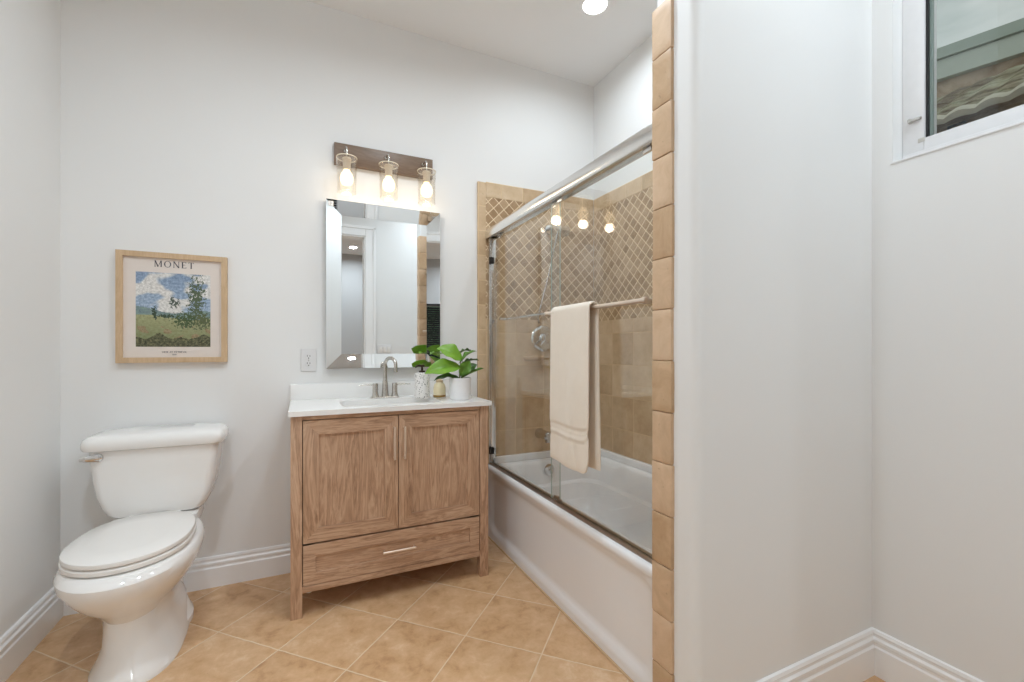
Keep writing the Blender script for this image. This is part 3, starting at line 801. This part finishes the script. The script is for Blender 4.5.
# ------------------------------------------------------------------ vanity light
vl = thing('vanity_light', 'brown bar wall light with three clear glass shades above the mirror', 'wall light', (.424, YB, 2.19))
bm = new(); box(bm, .157, .69, 2.547, YB-.001, 2.133, 2.246, .002); part('back_plate', bm, PLATEW, vl)
LY = 2.455
for x in (.212, .424, .630):
    bm = new(); lathe(bm, [(.001, -.014), (.006, -.013), (.009, -.008), (.012, -.002), (.012, 0)], (x, 2.547, 2.205), 'y', 16)
    tube(bm, spline([(x, 2.545, 2.205), (x, 2.50, 2.203), (x, 2.462, 2.190), (x, LY, 2.160), (x, LY, 2.130)], 5), .0045, 10)
    part('arm', bm, NICKEL, vl)
    bm = new(); lathe(bm, [(.006, 2.136), (.022, 2.133), (.024, 2.124), (.020, 2.120), (.019, 2.075), (.016, 2.073)], (x, LY, 0), 'z', 20); part('socket', bm, plain('pale_socket', rgb(214, 200, 180), .35), vl)
    bm = new(); R1, R2, t_ = .0515, .047, .0028
    lathe(bm, [(.023, 2.125), (R1-.004, 2.127), (R1, 2.132), (R1, 2.134)], (x, LY, 0), 'z', 36, cap=False)
    lathe(bm, [(R1, 2.134), (R2, 1.955), (R2-t_, 1.955), (R1-t_, 2.132), (R1, 2.134)], (x, LY, 0), 'z', 36, cap=False)
    sh = part('glass_shade', bm, SGLASS, vl)
    bm = new(); lathe(bm, [(R1+.0003, 2.1315), (R1+.0012, 2.134), (R1+.0003, 2.1365), (R1-t_, 2.135), (R1-t_, 2.132), (R1+.0003, 2.1315)], (x, LY, 0), 'z', 36, cap=False)
    part('shade_rim', bm, plain('bright_glass_rim', rgb(240, 228, 204), .1, .1), sh)
    bm = new(); lathe(bm, [(.014, 2.074), (.017, 2.066), (.027, 2.052), (.033, 2.032), (.032, 2.012), (.022, 1.996), (.001, 1.990)], (x, LY, 0), 'z', 24); part('bulb', bm, BULBM, vl)
    ld = bpy.data.lights.new('bulb_light', 'POINT'); ld.energy = BULB_W; ld.color = (1, .88, .74); ld.shadow_soft_size = .03
    lo = bpy.data.objects.new('bulb_light', ld); COL.objects.link(lo); lo.location = (x, LY, 1.965)

# ------------------------------------------------------------------ framed print
PX0, PX1, PZ0, PZ1 = -.748, -.326, 1.085, 1.591; FW = .024
pf = thing('framed_print', 'light oak framed landscape print on the wall above the toilet', 'framed print', ((PX0+PX1)/2, YB, PZ0))
ocs = [(PX0, PZ0), (PX1, PZ0), (PX1, PZ1), (PX0, PZ1)]; ics = [(PX0+FW, PZ0+FW), (PX1-FW, PZ0+FW), (PX1-FW, PZ1-FW), (PX0+FW, PZ1-FW)]
bm = new(); y0, y1 = 2.548, YB-.001
for k in range(4):
    a, b_ = ocs[k], ocs[(k+1) % 4]; c, d_ = ics[(k+1) % 4], ics[k]
    loft(bm, [[(p[0], y0, p[1]) for p in (a, b_, c, d_)], [(p[0], y1, p[1]) for p in (a, b_, c, d_)]])
part('frame', bm, FRAMEW, pf, smooth=False)
bm = new(); box(bm, PX0+FW, PX1-FW, 2.560, 2.570, PZ0+FW, PZ1-FW); pap = part('poster', bm, PAPER, pf, smooth=False)
# the landscape: a generic field with trees, painted into a colour grid
def lands(u, v):
    n = lambda a, b, o: noise.noise(Vector((a, b, o)))
    det = n(u*75, v*75, 3)*.6+n(u*28, v*40, 5)*.7
    mixc = lambda a, b, t: tuple(a[i]+(b[i]-a[i])*max(0, min(1, t)) for i in range(3))
    hor = .40+.03*math.sin(u*5+1)
    if v > hor:
        sky = mixc((158, 176, 196), (126, 146, 172), (v-hor)*1.5)
        cl = n(u*3.2, v*6+2, 1)*1.3+n(u*8, v*14, 2)*.5+.12
        c = mixc(sky, (212, 210, 206), cl*3.2)
        if v < hor+.09+.03*math.sin(u*7+2): c = mixc((128, 146, 152), (108, 132, 120), det+.4)
    else:
        c = mixc((158, 158, 118), (118, 126, 88), (hor-v)*2.5+det*.7)
        if n(u*7, v*12, 9) > .22 and v < .28: c = mixc(c, (158, 118, 96), .5)
        if v < .13+.08*n(u*5, 0, 4): c = mixc((72, 74, 58), (106, 104, 70), det+.5)
    def tree(cx, cz, rx, rz, col, dens=.1):
        nonlocal c
        q = ((u-cx)/rx)**2+((v-cz)/rz)**2
        if q+n(u*34, v*34, cx*9)*1.5+n(u*80, v*80, 4)*1.6 < .8: c = mixc(col, tuple(k*.68 for k in col), det+.5)
    tree(.80, .64, .11, .32, (96, 112, 84)); tree(.66, .36, .17, .10, (84, 104, 66)); tree(.90, .36, .13, .1, (104, 114, 76))
    tree(.24, .46, .035, .09, (64, 84, 66)); tree(.50, .60, .075, .065, (92, 104, 92)); tree(.38, .42, .10, .025, (74, 92, 70))
    return tuple(min(255, max(0, k+det*44)) for k in c)
nx_, nz2 = 96, 112; ax0, ax1, az0, az1 = -.679, -.395, 1.158, 1.500
bm = new(); cl_ = bm.loops.layers.color.new('paint')
gv = [[bm.verts.new((ax0+(ax1-ax0)*i/nx_, 2.5594, az0+(az1-az0)*j/nz2)) for j in range(nz2+1)] for i in range(nx_+1)]
for i in range(nx_):
    for j in range(nz2):
        f = bm.faces.new((gv[i][j], gv[i+1][j], gv[i+1][j+1], gv[i][j+1]))
        c = lands((i+.5)/nx_, (j+.5)/nz2)
        for l in f.loops: l[cl_] = (c[0]/255, c[1]/255, c[2]/255, 1)
m = M('printed_landscape'); vcn = m.n('ShaderNodeVertexColor', layer_name='paint')
PRINT = m.bsdf(vcn.outputs['Color'], .7)
part('landscape', bm, PRINT, pap, smooth=False)
def quad(bm, p, q, w):
    p = Vector(p); q = Vector(q); d = (q-p).normalized(); n = Vector((-d.y, d.x))*w/2
    vs = [bm.verts.new((a.x, 0, a.y)) for a in (p-n, q-n, q+n, p+n)]; bm.faces.new(vs)
def hq(bm, x0, x1, y, w): quad(bm, (x0, y), (x1, y), w)
def letters(word, x, z, H, adv=.02, bold=.15, thin=.06):
    """serif capitals from strokes, drawn flat in the x-z plane"""
    bm = new(); T, t = bold*H, thin*H; cur = 0
    def stem(x_, w=T, a=0, b=H):
        quad(bm, (x_, a), (x_, b), w)
        if a == 0: hq(bm, x_-w*.5-.05*H, x_+w*.5+.05*H, t/2, t)
        if b == H: hq(bm, x_-w*.5-.05*H, x_+w*.5+.05*H, H-t/2, t)
    def arc(cx, cz, rx, rz, a0, a1, wmax):
        n_ = 20; pv = None
        for k in range(n_+1):
            a = math.radians(a0+(a1-a0)*k/n_); w = t+(wmax-t)*abs(math.cos(a))
            i_ = bm.verts.new((cx+(rx-w)*math.cos(a), 0, cz+(rz-t)*math.sin(a))); o_ = bm.verts.new((cx+rx*math.cos(a), 0, cz+rz*math.sin(a)))
            if pv: bm.faces.new((pv[0], pv[1], o_, i_))
            pv = (i_, o_)
    for ch in word:
        w0 = cur
        if ch == 'M': stem(cur+.08*H, t*1.3); quad(bm, (cur+.10*H, H), (cur+.46*H, .02*H), T); quad(bm, (cur+.46*H, .02*H), (cur+.84*H, H), t*1.3); stem(cur+.86*H, T); cur += .98*H
        elif ch == 'O': arc(cur+.46*H, H/2, .46*H, H*.52, 0, 360, T); cur += .94*H
        elif ch == 'N': stem(cur+.08*H, t*1.3); quad(bm, (cur+.06*H, H), (cur+.72*H, 0), T); stem(cur+.72*H, t*1.3); cur += .84*H
        elif ch == 'E': stem(cur+.12*H); hq(bm, cur+.1*H, cur+.58*H, H-t/2, t); hq(bm, cur+.1*H, cur+.48*H, H*.52, t); hq(bm, cur+.1*H, cur+.6*H, t/2, t); quad(bm, (cur+.57*H, H), (cur+.57*H, .8*H), t); quad(bm, (cur+.59*H, 0), (cur+.59*H, .22*H), t); cur += .66*H
        elif ch == 'T': stem(cur+.36*H); hq(bm, cur+.02*H, cur+.7*H, H-t/2, t); quad(bm, (cur+.03*H, H), (cur+.03*H, .8*H), t); quad(bm, (cur+.69*H, H), (cur+.69*H, .8*H), t); cur += .72*H
        elif ch == 'V': quad(bm, (cur+.04*H, H), (cur+.36*H, 0), T); quad(bm, (cur+.36*H, 0), (cur+.68*H, H), t); cur += .7*H
        elif ch == 'I': stem(cur+.14*H); cur += .28*H
        elif ch == 'W': quad(bm, (cur+.04*H, H), (cur+.28*H, 0), T); quad(bm, (cur+.28*H, 0), (cur+.5*H, H), t); quad(bm, (cur+.5*H, H), (cur+.74*H, 0), T); quad(bm, (cur+.74*H, 0), (cur+.96*H, H), t); cur += 1.0*H
        elif ch == 'A': quad(bm, (cur+.04*H, 0), (cur+.36*H, H), t); quad(bm, (cur+.36*H, H), (cur+.68*H, 0), T); hq(bm, cur+.16*H, cur+.56*H, .35*H, t); cur += .72*H
        elif ch == 'H': stem(cur+.1*H); stem(cur+.66*H); hq(bm, cur+.1*H, cur+.66*H, .52*H, t); cur += .76*H
        elif ch == 'U': quad(bm, (cur+.1*H, H), (cur+.1*H, .3*H), T); quad(bm, (cur+.64*H, H), (cur+.64*H, .3*H), t); arc(cur+.37*H, .32*H, .33*H, .32*H, 180, 360, T); cur += .74*H
        elif ch == 'L': stem(cur+.12*H); hq(bm, cur+.1*H, cur+.58*H, t/2, t); quad(bm, (cur+.57*H, 0), (cur+.57*H, .22*H), t); cur += .62*H
        elif ch == '1': stem(cur+.2*H); cur += .4*H
        elif ch == '8': arc(cur+.25*H, .75*H, .22*H, .25*H, 0, 360, T); arc(cur+.25*H, .27*H, .25*H, .27*H, 0, 360, T); cur += .56*H
        elif ch == '0': arc(cur+.26*H, .5*H, .25*H, .5*H, 0, 360, T); cur += .56*H
        else: cur += .3*H
        cur += adv
    W_ = cur-adv
    for f in bm.faces:
        f.normal_update()
    bmesh.ops.translate(bm, vec=(x-W_/2, 2.5593, z), verts=bm.verts)
    return bm
part('title_lettering', letters('MONET', -.536, 1.5265, .0290, .0075), INK, pap, smooth=False)
part('caption_lettering', letters('VIEW AT VETHEUIL', -.536, 1.1300, .0075, .0014, .2, .1), INK, pap, smooth=False)
part('date_lettering', letters('1880', -.536, 1.1185, .0062, .0010, .2, .1), INK, pap, smooth=False)

# ------------------------------------------------------------------ outlet and switches
ol = thing('wall_outlet', 'white duplex outlet on the wall left of the mirror', 'outlet', (.034, YB, 1.03))
OX = .034; bm = new(); box(bm, OX-.037, OX+.037, YB-.006, YB-.0005, 1.030, 1.148, .003, 3); pl_ = part('cover_plate', bm, VINYL, ol)
for z in (1.070, 1.108):
    bm = new(); lathe(bm, [(.001, -.008), (.0155, -.008), (.0165, -.0055)], (OX, YB, z), 'y', 24); rc = part('receptacle', bm, VINYL, ol)
    bm = new(); box(bm, OX-.0075, OX-.0050, YB-.0086, YB-.0079, z-.001, z+.008); box(bm, OX+.0050, OX+.0075, YB-.0086, YB-.0079, z-.001, z+.007); lathe(bm, [(.001, -.0086), (.003, -.0086), (.003, -.0078)], (OX, YB, z-.008), 'y', 10)
    part('slots', bm, BLACK, rc)
bm = new(); lathe(bm, [(.001, -.0075), (.0025, -.0072), (.003, -.0058)], (OX, YB, 1.089), 'y', 10); part('screw', bm, NICKEL, ol)
sw = thing('light_switch', 'white triple rocker switch plate beside the doorway, seen in the mirror', 'light switch', (.88, YF, 1.075))
bm = new(); box(bm, .80, .962, YF+.0005, YF+.006, 1.075, 1.195, .003); part('cover_plate', bm, VINYL, sw)
for x in (.835, .881, .927):
    bm = new(); box(bm, x-.0165, x+.0165, YF+.005, YF+.010, 1.10, 1.17, .002); part('rocker', bm, SEATM, sw)

# ------------------------------------------------------------------ toilet
TC = -.562
tl = thing('toilet', 'white two-piece toilet with closed lid under the framed print', 'toilet', (TC, 2.3, 0))
def er(cx, yf, yb, hw, z, **k): return egg(cx, yf, yb, hw, z, 48, **k)
bm = new()
rg = [er(TC+.014, 1.915, 2.50, .130, 0, back=2.4, front=2.3, ymax=.35), er(TC+.014, 1.915, 2.50, .130, .012, back=2.4, front=2.3, ymax=.35), er(TC+.014, 1.925, 2.49, .120, .03, back=2.4, front=2.3, ymax=.4),
      er(TC+.012, 1.955, 2.46, .103, .09, back=4, front=2.2, ymax=.42), er(TC+.003, 1.975, 2.45, .096, .15, back=3.5, front=2.1, ymax=.42), er(TC, 1.980, 2.45, .100, .195, back=3, front=2.1, ymax=.45),
      er(TC, 1.945, 2.45, .126, .235, back=3, front=2.1, ymax=.48), er(TC, 1.888, 2.45, .158, .275, back=2.8, front=2.1, ymax=.5), er(TC, 1.848, 2.45, .183, .32, back=2.6, front=2.1, ymax=.5),
      er(TC, 1.824, 2.46, .199, .36, back=2.6, front=2.1, ymax=.48), er(TC, 1.824, 2.47, .200, .385, back=2.6, front=2.1, ymax=.46), er(TC, 1.838, 2.47, .192, .402, back=2.6, front=2.1, ymax=.46), er(TC, 1.855, 2.46, .180, .410, back=2.6, front=2.1, ymax=.46)]
loft(bm, rg)
# rear deck that carries the tank, and the side flange of the foot
loft(bm, [rrect(TC-.10, TC+.10, 2.36, 2.53, .03, .22), rrect(TC-.13, TC+.13, 2.34, 2.54, .03, .34), rrect(TC-.15, TC+.15, 2.33, 2.545, .03, .40), rrect(TC-.15, TC+.15, 2.33, 2.545, .03, .432), rrect(TC-.145, TC+.145, 2.335, 2.54, .03, .438)])
loft(bm, [er(TC, 2.03, 2.54, .142, 0, back=1.7, front=1.7, ymax=.56), er(TC, 2.03, 2.54, .142, .022, back=1.7, front=1.7, ymax=.56), er(TC, 2.05, 2.53, .132, .034, back=1.7, front=1.7, ymax=.56), er(TC, 2.12, 2.52, .095, .10, back=2, front=2, ymax=.6), er(TC, 2.18, 2.52, .088, .26, back=3, front=2.5, ymax=.6)])
part('bowl', bm, PORC, tl)
for s in (-1, 1):
    bm = new(); lathe(bm, [(.012, .0), (.012, .012), (.008, .020), (.001, .022)], (TC+s*.112, 2.33, .028), 'z', 16); part('bolt_cap', bm, PORC, tl)
bm = new()
def st_ring(sc, z): 
    return er(TC-.004, 2.08-(2.08-1.862)*sc, 2.08+(2.372-2.08)*sc, .186*sc, z, back=2.5, front=2.05, ymax=.46)
loft(bm, [st_ring(.97, 0.4140), st_ring(.995, 0.4170), st_ring(1.0, 0.4230), st_ring(.995, 0.4300), st_ring(.97, 0.4330)]); part('seat', bm, SEATM, tl)
bm = new(); loft(bm, [st_ring(.965, 0.4360), st_ring(.985, 0.4390), st_ring(.99, 0.4460), st_ring(.98, 0.4530), st_ring(.95, 0.4565), st_ring(.6, 0.4595), st_ring(.2, 0.4605)]); part('lid', bm, SEATM, tl)
for s in (-1, 1):
    bm = new(); box(bm, TC-.004+s*.07-.022, TC-.004+s*.07+.022, 2.352, 2.385, .410, .450, .008, 3); part('seat_hinge', bm, SEATM, tl)
TCX = -.561
bm = new()
def tk(hw, yf, z, r=.035): return rrect(TCX-hw, TCX+hw, yf, 2.548, r, z, 8)
loft(bm, [tk(.140, 2.385, .440), tk(.156, 2.374, .446), tk(.172, 2.368, .462), tk(.187, 2.364, .49), tk(.203, 2.362, .54), tk(.213, 2.361, .60), tk(.220, 2.360, .66), tk(.224, 2.360, .71), tk(.225, 2.360, .742)]); part('tank', bm, PORC, tl)
bm = new()
def lk(hw, yf, z, r=.045): return rrect(TCX-hw, TCX+hw, yf, 2.558, r, z, 8)
loft(bm, [lk(.234, 2.352, .729), lk(.243, 2.343, .733), lk(.247, 2.338, .743), lk(.247, 2.338, .762), lk(.243, 2.342, .777), lk(.230, 2.354, .788), lk(.205, 2.375, .793), lk(.12, 2.42, .795, .03)]); part('tank_lid', bm, PORC, tl)
bm = new(); lx, ly_, lz = TCX-.186, 2.362, .706
lathe(bm, [(.001, -.014), (.010, -.014), (.016, -.010), (.018, 0)], (lx, ly_, lz), 'y', 20)
loft(bm, [[(lx+.006, ly_-.014+.004*math.cos(t), lz+.013*math.sin(t)) for t in [2*PI*k/12 for k in range(12)]], [(lx-.030, ly_-.022+.005*math.cos(t), lz+.001+.013*math.sin(t)) for t in [2*PI*k/12 for k in range(12)]], [(lx-.050, ly_-.025+.003*math.cos(t), lz+.001+.007*math.sin(t)) for t in [2*PI*k/12 for k in range(12)]]])
part('flush_lever', bm, CHROME, tl)

# ------------------------------------------------------------------ ceiling lights, some added for fill
def can(x, y, label, w, lit=True):
    t = thing('ceiling_light', label, 'ceiling light', (x, y, ZC), 'recessed ceiling lights')
    bm = new(); lathe(bm, [(.062, -.001), (.064, -.006), (.082, -.005), (.088, -.0005)], (x, y, ZC), 'z', 40, cap=False); part('trim_ring', bm, TRIM, t)
    bm = new(); lathe(bm, [(.001, -.004), (.05, -.004), (.063, -.002)], (x, y, ZC), 'z', 40, cap=False); part('lens', bm, LENSM, t)
    ld = bpy.data.lights.new('can_light', 'AREA'); ld.shape = 'DISK'; ld.size = .12; ld.spread = math.radians(165); ld.energy = w; ld.color = (.80, .91, 1)
    lo = bpy.data.objects.new('can_light', ld); COL.objects.link(lo); lo.location = (x, y, ZC-.012)
    return t
can(1.405, 1.955, 'lit recessed ceiling light directly over the bathtub', CAN_W*.5)
can(-.35, .93, 'added unseen recessed fill light over the open floor before the toilet', CAN_W*1.3)  # out-of-view can added to brighten the left side
can(.60, 1.42, 'added unseen recessed fill light over the floor between vanity and doorway', CAN_W*.95)  # invented can, placed for even fill in mid room
can(1.42, .20, 'added unseen recessed fill light near the small high window', CAN_W*.95)  # unseen can added to lift the short wall by the window
can(.84, -3.36, 'lit recessed ceiling light in the far hall, seen in the mirror glass', HALL_W)
can(-.6, -2.2, 'added recessed fill light in the middle of the hall', HALL_W)  # added hall can, only there for fill
can(.9, -1.4, 'added recessed fill light in the hall nearest the doorway', HALL_W)  # another added hall can, fill through the doorway

# ------------------------------------------------------------------ window 1, high in the right wall
FXW = 1.90; fb = .0605; fz = .072
bm = new()
box(bm, FXW, XR+.15, WY1-fb, WY1, WZ0, WZ1, .003); box(bm, FXW, XR+.15, WY0, WY0+fb, WZ0, WZ1, .003)
box(bm, FXW, XR+.15, WY0+fb, WY1-fb, WZ0, WZ0+fz, .003); box(bm, FXW, XR+.15, WY0+fb, WY1-fb, WZ1-fb, WZ1, .003)
box(bm, FXW-.006, FXW+.002, WY0+fb*.1, WY1-fb*.1, WZ0, WZ0+.030, .002)
w1 = struct('window_1', bm, VINYL, smooth=True)
gy0, gy1, gz0, gz1 = WY0+fb, WY1-fb, WZ0+fz, WZ1-fb
bm = new()
s = .006
for a in ((gy1-s, gy1, gz0, gz1), (gy0, gy0+s, gz0, gz1), (gy0, gy1, gz0, gz0+.003), (gy0, gy1, gz1-s, gz1)): box(bm, FXW+.012, FXW+.024, *a)
part('sash_channel', bm, BLACK, w1, label='black sash channel')
bm = new(); box(bm, FXW+.024, FXW+.036, gy1-.013, gy1-.001, gz0, gz1); part('sash_stile', bm, plain('grey_stile', rgb(128, 142, 136), .4), w1)
bm = new(); box(bm, FXW+.028, FXW+.032, gy0, gy1, gz0, gz1); part('pane', bm, WGLASS, w1, smooth=False)
bm = new(); box(bm, FXW-.008, FXW, .779, .817, 1.926, 1.936, .003); lathe(bm, [(.006, -.014), (.007, -.003), (.009, 0)], (FXW, .809, 1.931), 'x', 12)
tube(bm, [(FXW-.010, .809, 1.933), (FXW-.014, .794, 1.926), (FXW-.014, .779, 1.928)], .003, 8); part('latch', bm, NICKEL, w1, label='small metal window latch')
bm = new(); box(bm, FXW-.0015, FXW, .772, .790, WZ0+.060, WZ0+.074, .0005); part('corner_key', bm, plain('beige_corner_key', rgb(196, 192, 184), .5), w1, label='beige frame corner key')

bm = new(); box(bm, XR-.003, FXW, WY0, WY1+.006, WZ0-.006, WZ0+.002, .0025, 3); struct('sill_highlight_strip', bm, VINYL, smooth=True)  # added pale strip: highlight on the rounded opening edge built as shape
# neighbouring house beyond the window
nb = thing('neighbour_house', 'brown neighbouring house with grey-green eaves outside the high window', 'house', (4.6, 1.2, 0))
FAS = plain('grey_green_fascia', rgb(190, 200, 190), .6); FAS2 = plain('grey_green_gutter', rgb(164, 178, 168), .6)
def along(x, y, k): return Vector((x-.304*k, y+.953*k, 0))
def slabseg(bm, off0, off1, z0, z1):
    nrm = Vector((-.953, -.304, 0)); p = along(4.36, 1.71, -4); q = along(4.36, 1.71, 2.5); rings = []
    for e in (p, q):
        rings.append([e+nrm*off0+Vector((0, 0, z0)), e+nrm*off1+Vector((0, 0, z0)), e+nrm*off1+Vector((0, 0, z1)), e+nrm*off0+Vector((0, 0, z1))])
    loft(bm, rings)
bm = new(); slabseg(bm, -.06, 0, 3.19, 3.33); part('fascia', bm, FAS, nb, smooth=False)
bm = new(); slabseg(bm, -.10, .022, 3.335, 3.415); part('gutter', bm, FAS2, nb, smooth=False)
bm = new(); slabseg(bm, -1.5, -.07, 3.37, 3.40); part('upper_roof', bm, plain('dark_roof', rgb(96, 90, 82), .9), nb, smooth=False)
def mossy():
    m = M('weathered_roof_tile'); p = m.pos(); a = m.noise(p, 2.5, 6, .6, 1.5); b = m.noise(p, 22, 5, .7)
    f = m.math('ADD', m.math('MULTIPLY', a, .7), m.math('MULTIPLY', b, .3))
    return m.bsdf(m.ramp(f, [(.36, rgb(92, 74, 54)), (.47, rgb(126, 114, 88)), (.56, rgb(160, 158, 130)), (.68, rgb(200, 196, 176))]), .9, bump=b, bstr=.6, bdist=.01)
bm = new(); rows = 5; ncol = 180; Y0r, Y1r = -2.2, 3.6
for r_ in range(rows):
    xa, za = 3.70+(.70/rows)*r_, 2.61+(.45/rows)*r_; xb, zb = 3.70+(.70/rows)*(r_+1)+.05, 2.61+(.45/rows)*(r_+1)+.02
    top = []
    for k in range(ncol+1):
        y = Y0r+(Y1r-Y0r)*k/ncol; h = .022*abs(math.sin(y*PI/.14))+.006*noise.noise(Vector((y*4, r_*3, 0)))
        jx_ = .012*noise.noise(Vector((y*9, r_*5, 2)))
        top.append([bm.verts.new((xa+jx_, y, za+h)), bm.verts.new((xb, y, zb+h*.8)), bm.verts.new((xb, y, zb-.03)), bm.verts.new((xa+jx_, y, za-.018))])
    for k in range(ncol):
        for q in range(4): bm.faces.new((top[k][q], top[k][(q+1) % 4], top[k+1][(q+1) % 4], top[k+1][q]))
part('lower_tiled_roof', bm, mossy(), nb)
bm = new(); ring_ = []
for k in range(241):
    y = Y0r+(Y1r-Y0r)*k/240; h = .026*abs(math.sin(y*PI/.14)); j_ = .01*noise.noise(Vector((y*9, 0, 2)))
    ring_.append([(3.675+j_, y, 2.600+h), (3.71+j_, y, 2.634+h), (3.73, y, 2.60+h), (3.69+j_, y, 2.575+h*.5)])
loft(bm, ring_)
part('eave_tiles', bm, plain('pale_eave_tile', rgb(206, 202, 184), .9, var=.35, scale=9), nb, label='pale wavy row of eave tiles')  # front tile row in a paler mottled colour than the roof behind
def stucco():
    m = M('brown_stucco'); p = m.pos(); a = m.noise(p, 3, 6, .6, .5); b = m.noise(p, 40, 4, .7)
    return m.bsdf(m.ramp(a, [(.35, rgb(122, 98, 76)), (.5, rgb(160, 136, 110)), (.65, rgb(198, 178, 154))]), .95, bump=b, bstr=.8, bdist=.01)
bm = new(); box(bm, 3.86, 4.1, -2.2, 3.6, 0, 2.62); part('house_wall', bm, stucco(), nb, smooth=False)
bm = new(); slabseg(bm, -.30, -.055, 2.6, 3.22); part('upper_wall', bm, stucco(), nb, smooth=False)
# small framed vent low in the view
bm = new()
vy0, vy1, vz0, vz1 = 1.355, 1.445, 2.555, 2.610; t_ = .010
for a in ((vy0, vy1, vz0, vz0+t_), (vy0, vy1, vz1-t_, vz1), (vy0, vy0+t_, vz0, vz1), (vy1-t_, vy1, vz0, vz1)): box(bm, 3.845, 3.86, *a)
vt = part('wall_vent', bm, BLACK, nb, smooth=False, label='small black framed vent')

# ------------------------------------------------------------------ window 2 in the hall with blinds, hedge outside
bm = new(); x0, x1, z0, z1 = HW; f_ = .05
for a in ((x0, x0+f_, z0, z1), (x1-f_, x1, z0, z1), (x0+f_, x1-f_, z0, z0+f_), (x0+f_, x1-f_, z1-f_, z1)): box(bm, a[0], a[1], HY-.09, HY-.04, a[2], a[3], .003)
w2 = struct('window_2', bm, VINYL)
bm = new(); box(bm, x0+f_, x1-f_, HY-.068, HY-.064, z0+f_, z1-f_); part('pane', bm, WGLASS, w2, smooth=False)
bl = thing('window_blind', 'dark horizontal slat blind on the hall window, seen in the mirror edge', 'blind', ((x0+x1)/2, HY, z1))
bm = new(); box(bm, x0+.01, x1-.01, HY-.035, HY-.002, z1-.04, z1-.002, .003); part('head_rail', bm, BLACK, bl)
bm = new()
for k in range(26):
    z = z0+.03+k*.0435
    if z > z1-.05: break
    b_ = new(); box(b_, x0+.012, x1-.012, -.022, .022, -.0015, .0015); merge(bm, b_, Matrix.Translation((0, HY-.022, z)) @ Matrix.Rotation(math.radians(38), 4, 'X'))
part('slats', bm, plain('charcoal_slat', rgb(40, 42, 42), .5), bl, smooth=False)
bm = new(); bmesh.ops.create_icosphere(bm, subdivisions=5, radius=1)
for v in bm.verts:
    q = v.co.copy(); k = 1+.16*noise.noise(q*3)+.10*noise.noise(q*9)+.06*noise.noise(q*22)
    v.co = Vector((q.x*1.3*k, q.y*.55*k, max(-.86, q.z*k)*1.7))+Vector((.1, -6.2, .86*1.7))
HED = M('garden_hedge_leaf'); _f = HED.noise(HED.pos(), 14, 6, .7)
HEDM = HED.bsdf(HED.ramp(_f, [(.4, rgb(20, 44, 30)), (.6, rgb(92, 128, 96))]), .7)
single('garden_hedge', bm, HEDM, 'dark green garden hedge beyond the slatted hall window', 'hedge', (.1, -6.2, 0))
bm = new(); box(bm, -40, 40, -40, 40, -.30, -.10); GM = plain('outdoor_ground', rgb(120, 116, 104), .95, scale=2); 
g_ = struct('ground', bm, GM)
